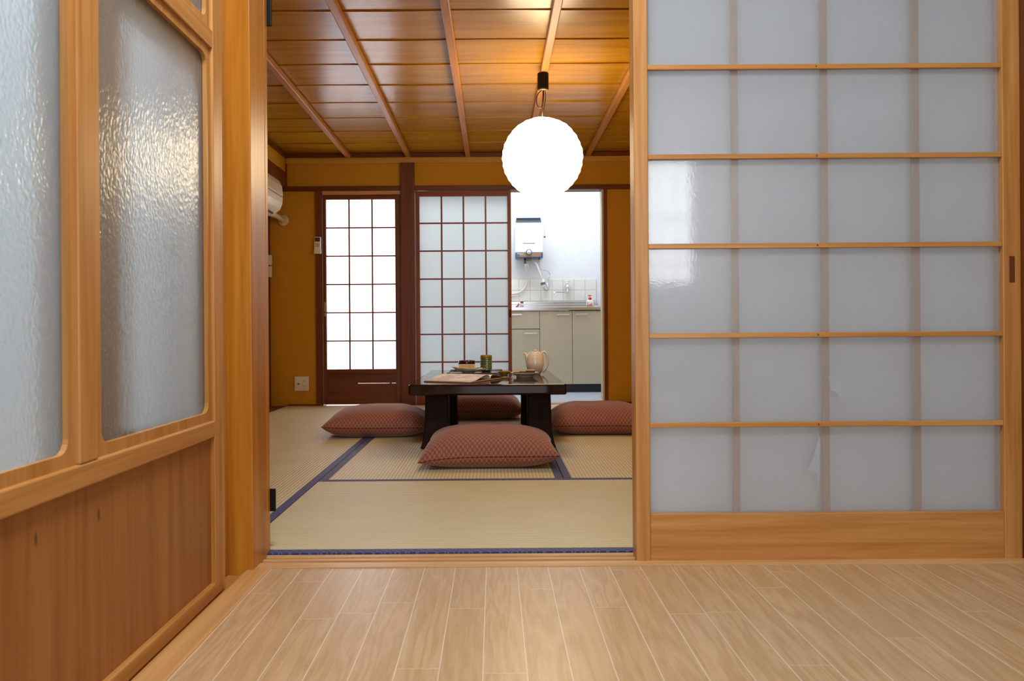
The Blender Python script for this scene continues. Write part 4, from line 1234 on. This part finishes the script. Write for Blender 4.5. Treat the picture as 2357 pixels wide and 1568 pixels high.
# faucet
t = thing('faucet', 'chrome wall faucet with cross handle and long swivel spout', 'faucet', KP(1306, 660, td))
c = KP(1306, 660, KB - 0.0125)
obj('wall_flange', lathe(B(), [(0.023, 0.0), (0.023, -0.006), (0.014, -0.014), (0.0, -0.015)], c, 28, 'Y'), M['chrome'], t, smooth=True)
fy = KB - 0.06
obj('faucet_body', lathe(B(), [(0.0, -0.032), (0.012, -0.030), (0.014, -0.02), (0.022, -0.012), (0.0235, 0.0), (0.019, 0.014), (0.011, 0.022), (0.0105, 0.03), (0.012, 0.034), (0.012, 0.042), (0.006, 0.046), (0.005, 0.054), (0.0, 0.054)], KP(1305.8, 661, fy), 28), M['chrome'], t, smooth=True)
obj('faucet_stem', tube(B(), [c, KP(1305.8, 660, fy)], 0.011, 14), M['chrome'], t, smooth=True)
bm = B()
hc_ = KP(1306, 648, fy)
for dx, dy in ((1, 0.25), (-0.25, 1)):
    tube(bm, [hc_ - Vector((dx, dy, 0)) * 0.023, hc_ + Vector((dx, dy, 0)) * 0.023], 0.0042, 10)
obj('cross_handle', bm, M['chrome'], t, smooth=True)
obj('spout', tube(B(), [KP(1306, 667, fy), KP(1306.3, 671.5, fy - .005), KP(1303, 672.8, fy - .02), KP(1292, 672.4, fy - .09), KP(1280, 671.6, fy - .16), KP(1276.5, 673, fy - .175), KP(1274.5, 678, fy - .18)], 0.0072, 14, 2), M['chrome'], t, smooth=True)
# pull cord
KC = 7.05
t = thing('pull_cord', 'thin lamp pull cord with a brown bead beside the heater', 'pull cord', KP(1253.7, 545, KC))
b_ = KP(1253.7, 545.5, KC)
obj('cord', tube(B(), [Vector((b_.x - 0.004, KC, 2.495)), b_ + Vector((0, 0, 0.004))], 0.0009, 6), M['grey_plastic'], t)
obj('bead', lathe(B(), [(0.0, 0.009), (0.008, 0.007), (0.0115, 0.001), (0.009, -0.006), (0.0, -0.008)], b_, 20, cap=False), M['bead'], t, smooth=True)
# bottles on the worktop (just inside its front edge)
bd2 = CF + 0.022
xb_, zz = at(1358, 706.5, bd2)
zw = zc1 + 0.0005
t = thing('soap_bottle', 'white soap bottle with red pump at the right of the sink', 'soap bottle', (xb_, bd2, zw))
htop = at(1358, 679.5, bd2)[1] - zw
hbod = at(1358, 690, bd2)[1] - zw
bm = B(); rings = []
for r, h in ((0.94, 0.0), (1.0, 0.006), (1.0, hbod * 0.6), (0.93, hbod * 0.82), (0.6, hbod * 0.96), (0.40, hbod)):
    rings.append([(xb_ + 0.032 * r * math.cos(2 * PI * k / 32), bd2 + 0.018 * r * math.sin(2 * PI * k / 32), zw + h) for k in range(32)])
loft(bm, rings); obj('bottle', bm, M['white_plastic'], t, smooth=True)
pm = obj('pump', lathe(B(), [(0.0145, hbod + 0.0005), (0.0145, hbod + 0.016), (0.009, hbod + 0.021), (0.003, hbod + 0.022), (0.003, htop - 0.006), (0.0, htop - 0.006)], (xb_, bd2, zw), 20), M['red'], t, smooth=False)
obj('nozzle', tube(B(), [(xb_ + 0.012, bd2, zw + htop - 0.004), (xb_ - 0.006, bd2, zw + htop - 0.003), (xb_ - 0.018, bd2, zw + htop - 0.006)], 0.0042, 10), M['red'], pm, smooth=True)
bm = B()
yl = bd2 - 0.0183
for dx0, dx1, h0, h1 in ((-0.024, -0.019, 0.006, 0.046), (-0.019, -0.012, 0.006, 0.012), (-0.010, -0.006, 0.008, 0.022), (-0.010, 0.016, 0.008, 0.012), (-0.004, 0.0, 0.008, 0.024), (0.003, 0.007, 0.008, 0.026), (0.010, 0.014, 0.008, 0.032), (0.007, 0.016, 0.014, 0.018)):
    n = 4
    ring0 = []
    for k in range(n + 1):
        xx = dx0 + (dx1 - dx0) * k / n
        yy = bd2 - 0.018 * math.sqrt(max(0.02, 1 - (xx / 0.032) ** 2)) - 0.0004
        ring0.append([(xb_ + xx, yy, zw + h0), (xb_ + xx, yy, zw + h1), (xb_ + xx, yy + 0.0006, zw + h1), (xb_ + xx, yy + 0.0006, zw + h0)])
    loft(bm, ring0)
obj('label_print', bm, M['red'], t)
# small bottle with smiling label
xb_, _ = at(1201.3, 706, bd2)
t = thing('small_bottle', 'small white bottle with red cap and smiling label at the left of the sink', 'bottle', (xb_, bd2, zw))
hh = at(1201, 694.5, bd2)[1] - zw
obj('bottle', lathe(B(), [(0.0, 0.0), (0.0165, 0.0), (0.0172, 0.003), (0.0172, hh * 0.5), (0.012, hh * 0.68), (0.011, hh * 0.70), (0.0, hh * 0.70)], (xb_, bd2, zw), 28, cap=False), M['white_plastic'], t, smooth=True)
obj('cap', lathe(B(), [(0.0, hh * 0.705), (0.0145, hh * 0.705), (0.0145, hh * 0.99), (0.0, hh)], (xb_, bd2, zw), 24, cap=False), M['red'], t, smooth=False)
bm = B()
for dx, dz in ((-0.007, 0.021), (0.0, 0.020), (0.007, 0.021)):
    yy = bd2 - math.sqrt(0.0172 ** 2 - dx * dx) - 0.0002
    box(bm, xb_ + dx - 0.0013, xb_ + dx + 0.0013, yy - 0.0004, yy + 0.001, zw + dz - 0.0015, zw + dz + 0.0015)
tube(bm, [(xb_ + 0.008 * math.sin(a), bd2 - 0.0172 * math.cos(0.5 * math.sin(a)) - 0.0002, zw + 0.014 - 0.006 * math.cos(a)) for a in [(-1.2 + 2.4 * k / 10) for k in range(11)]], 0.0009, 6)
obj('label_print', bm, M['cord'], t)
xs_, _ = at(1191.5, 706, bd2)
t = thing('sand_brown_tube', 'sand brown tube with red foot leaning beside the small red capped bottle', 'tube', (xs_, bd2, zw))
obj('body', tube(B(), [(xs_ + 0.002, bd2, zw + 0.012), (xs_ + 0.012, bd2, zw + 0.034)], 0.0085, 14), M['red_brown'], t, smooth=True)
obj('foot', lathe(B(), [(0.0, 0.0), (0.012, 0.0), (0.011, 0.010), (0.0, 0.012)], (xs_ - 0.006, bd2, zw), 16, cap=False), M['red'], t, smooth=True)
# dishcloth
xa, _ = at(1369, 705, bd2); xb2, _ = at(1387, 705, bd2)
bm = B(); n = 12
for lay in range(2):
    rings = []
    for i in range(n + 1):
        x = xa + (xb2 - xa) * i / n
        h = 0.003 + 0.006 * i / n + 0.0015 * math.sin(i * 1.4 + lay)
        z = zw + lay * 0.010 * i / n + lay * 0.002
        rings.append([(x, bd2 - 0.016 + 0.002 * lay, z), (x, bd2 + 0.05, z), (x, bd2 + 0.05, z + h * 0.8), (x, bd2 - 0.016 + 0.002 * lay, z + h * 0.7)])
    loft(bm, rings)
tag(obj('dishcloth', bm, M['cloth'], smooth=False), 'folded white dishcloth on the worktop right of the soap bottle', 'dishcloth')

# rear hall window seen only as a reflection in the big door
wd = thing('window_1', 'rear hall window with slim frame', 'window', (1.65, -3.2, 1.0), kind='structure')
bm = B()
for i in range(4):
    x = 1.43 + 0.44 * i / 3; box(bm, x - 0.008, x + 0.008, -3.235, -3.215, 1.0, 2.2)
for z in (1.0, 1.18, 1.62, 2.2):
    box(bm, 1.43, 1.87, -3.235, -3.215, z - 0.01, z + 0.01)
obj('window_frame', bm, M['dark'], wd)

# ================================================================== LIGHT
def area(name, loc, rot, sx, sy, watts, col):
    l = bpy.data.lights.new(name, 'AREA'); l.shape = 'RECTANGLE'; l.size = sx; l.size_y = sy; l.energy = watts; l.color = col
    o = bpy.data.objects.new(name, l); o.location = loc; o.rotation_euler = rot; C.objects.link(o)
    return o
R90 = PI / 2
area('daylight_hall', (0.25, -3.25, 1.2), (R90, 0, 0), 1.4, 2.0, 44, (0.90, 0.95, 1.0))
area('hall_added_light', (-0.1, 0.85, 2.33), (0, 0, 0), 0.5, 0.5, 41, (0.90, 0.95, 1.0))  # unseen light added overhead for the falloff across right door and floor
area('daylight_window', (1.65, -3.26, 1.6), (R90, 0, 0), 0.44, 1.15, 22, (0.92, 0.96, 1.0))
area('daylight_side', (-1.9, 0.2, 2.33), (0, 0, 0), 1.0, 2.6, 44, (0.70, 0.88, 1.0))
area('daylight_garden', (-1.03, 6.25, 0.95), (-R90, 0, 0), 0.9, 2.0, 46, (0.97, 0.98, 1.0))
area('kitchen_lamp', (0.35, 6.45, 2.47), (0, 0, 0), 1.2, 0.5, 23, (0.95, 0.98, 1.0))

w = bpy.data.worlds.new('sky'); scene.world = w; w.use_nodes = True
nt = w.node_tree
sk = nt.nodes.new('ShaderNodeTexSky'); sk.sky_type = 'HOSEK_WILKIE' if hasattr(sk, 'turbidity') else 'NISHITA'
sk.turbidity = 6.0
nt.links.new(sk.outputs[0], nt.nodes['Background'].inputs[0])
nt.nodes['Background'].inputs[1].default_value = 0.5

# ================================================================== CAMERA
cam = bpy.data.cameras.new('camera')
cam.sensor_width = 36.0
cam.lens = F / W * 36.0
cam.shift_x = (W / 2 - CX) / W
cam.shift_y = -(H / 2 - CY) / W
cam.clip_start = 0.05
cam.dof.use_dof = True
cam.dof.focus_distance = 3.6
cam.dof.aperture_fstop = 9.0
co = bpy.data.objects.new('camera', cam)
C.objects.link(co)
r_ = Vector((1, 0, -ROLL)).normalized(); u_ = Vector((ROLL, 0, 1)).normalized()
co.matrix_world = Matrix(((r_.x, u_.x, 0, 0), (r_.y, u_.y, -1, 0), (r_.z, u_.z, 0, EYE), (0, 0, 0, 1)))
scene.camera = co

vs = scene.view_settings
scene.display_settings.display_device = 'sRGB'
vs.view_transform = 'Standard'
vs.look = 'None'
vs.exposure = 0.0
vs.gamma = 1.0
vs.use_curve_mapping = False
scene.cycles.use_denoising = True
scene.cycles.max_bounces = 10
scene.cycles.sample_clamp_indirect = 6.0
scene.cycles.caustics_reflective = False
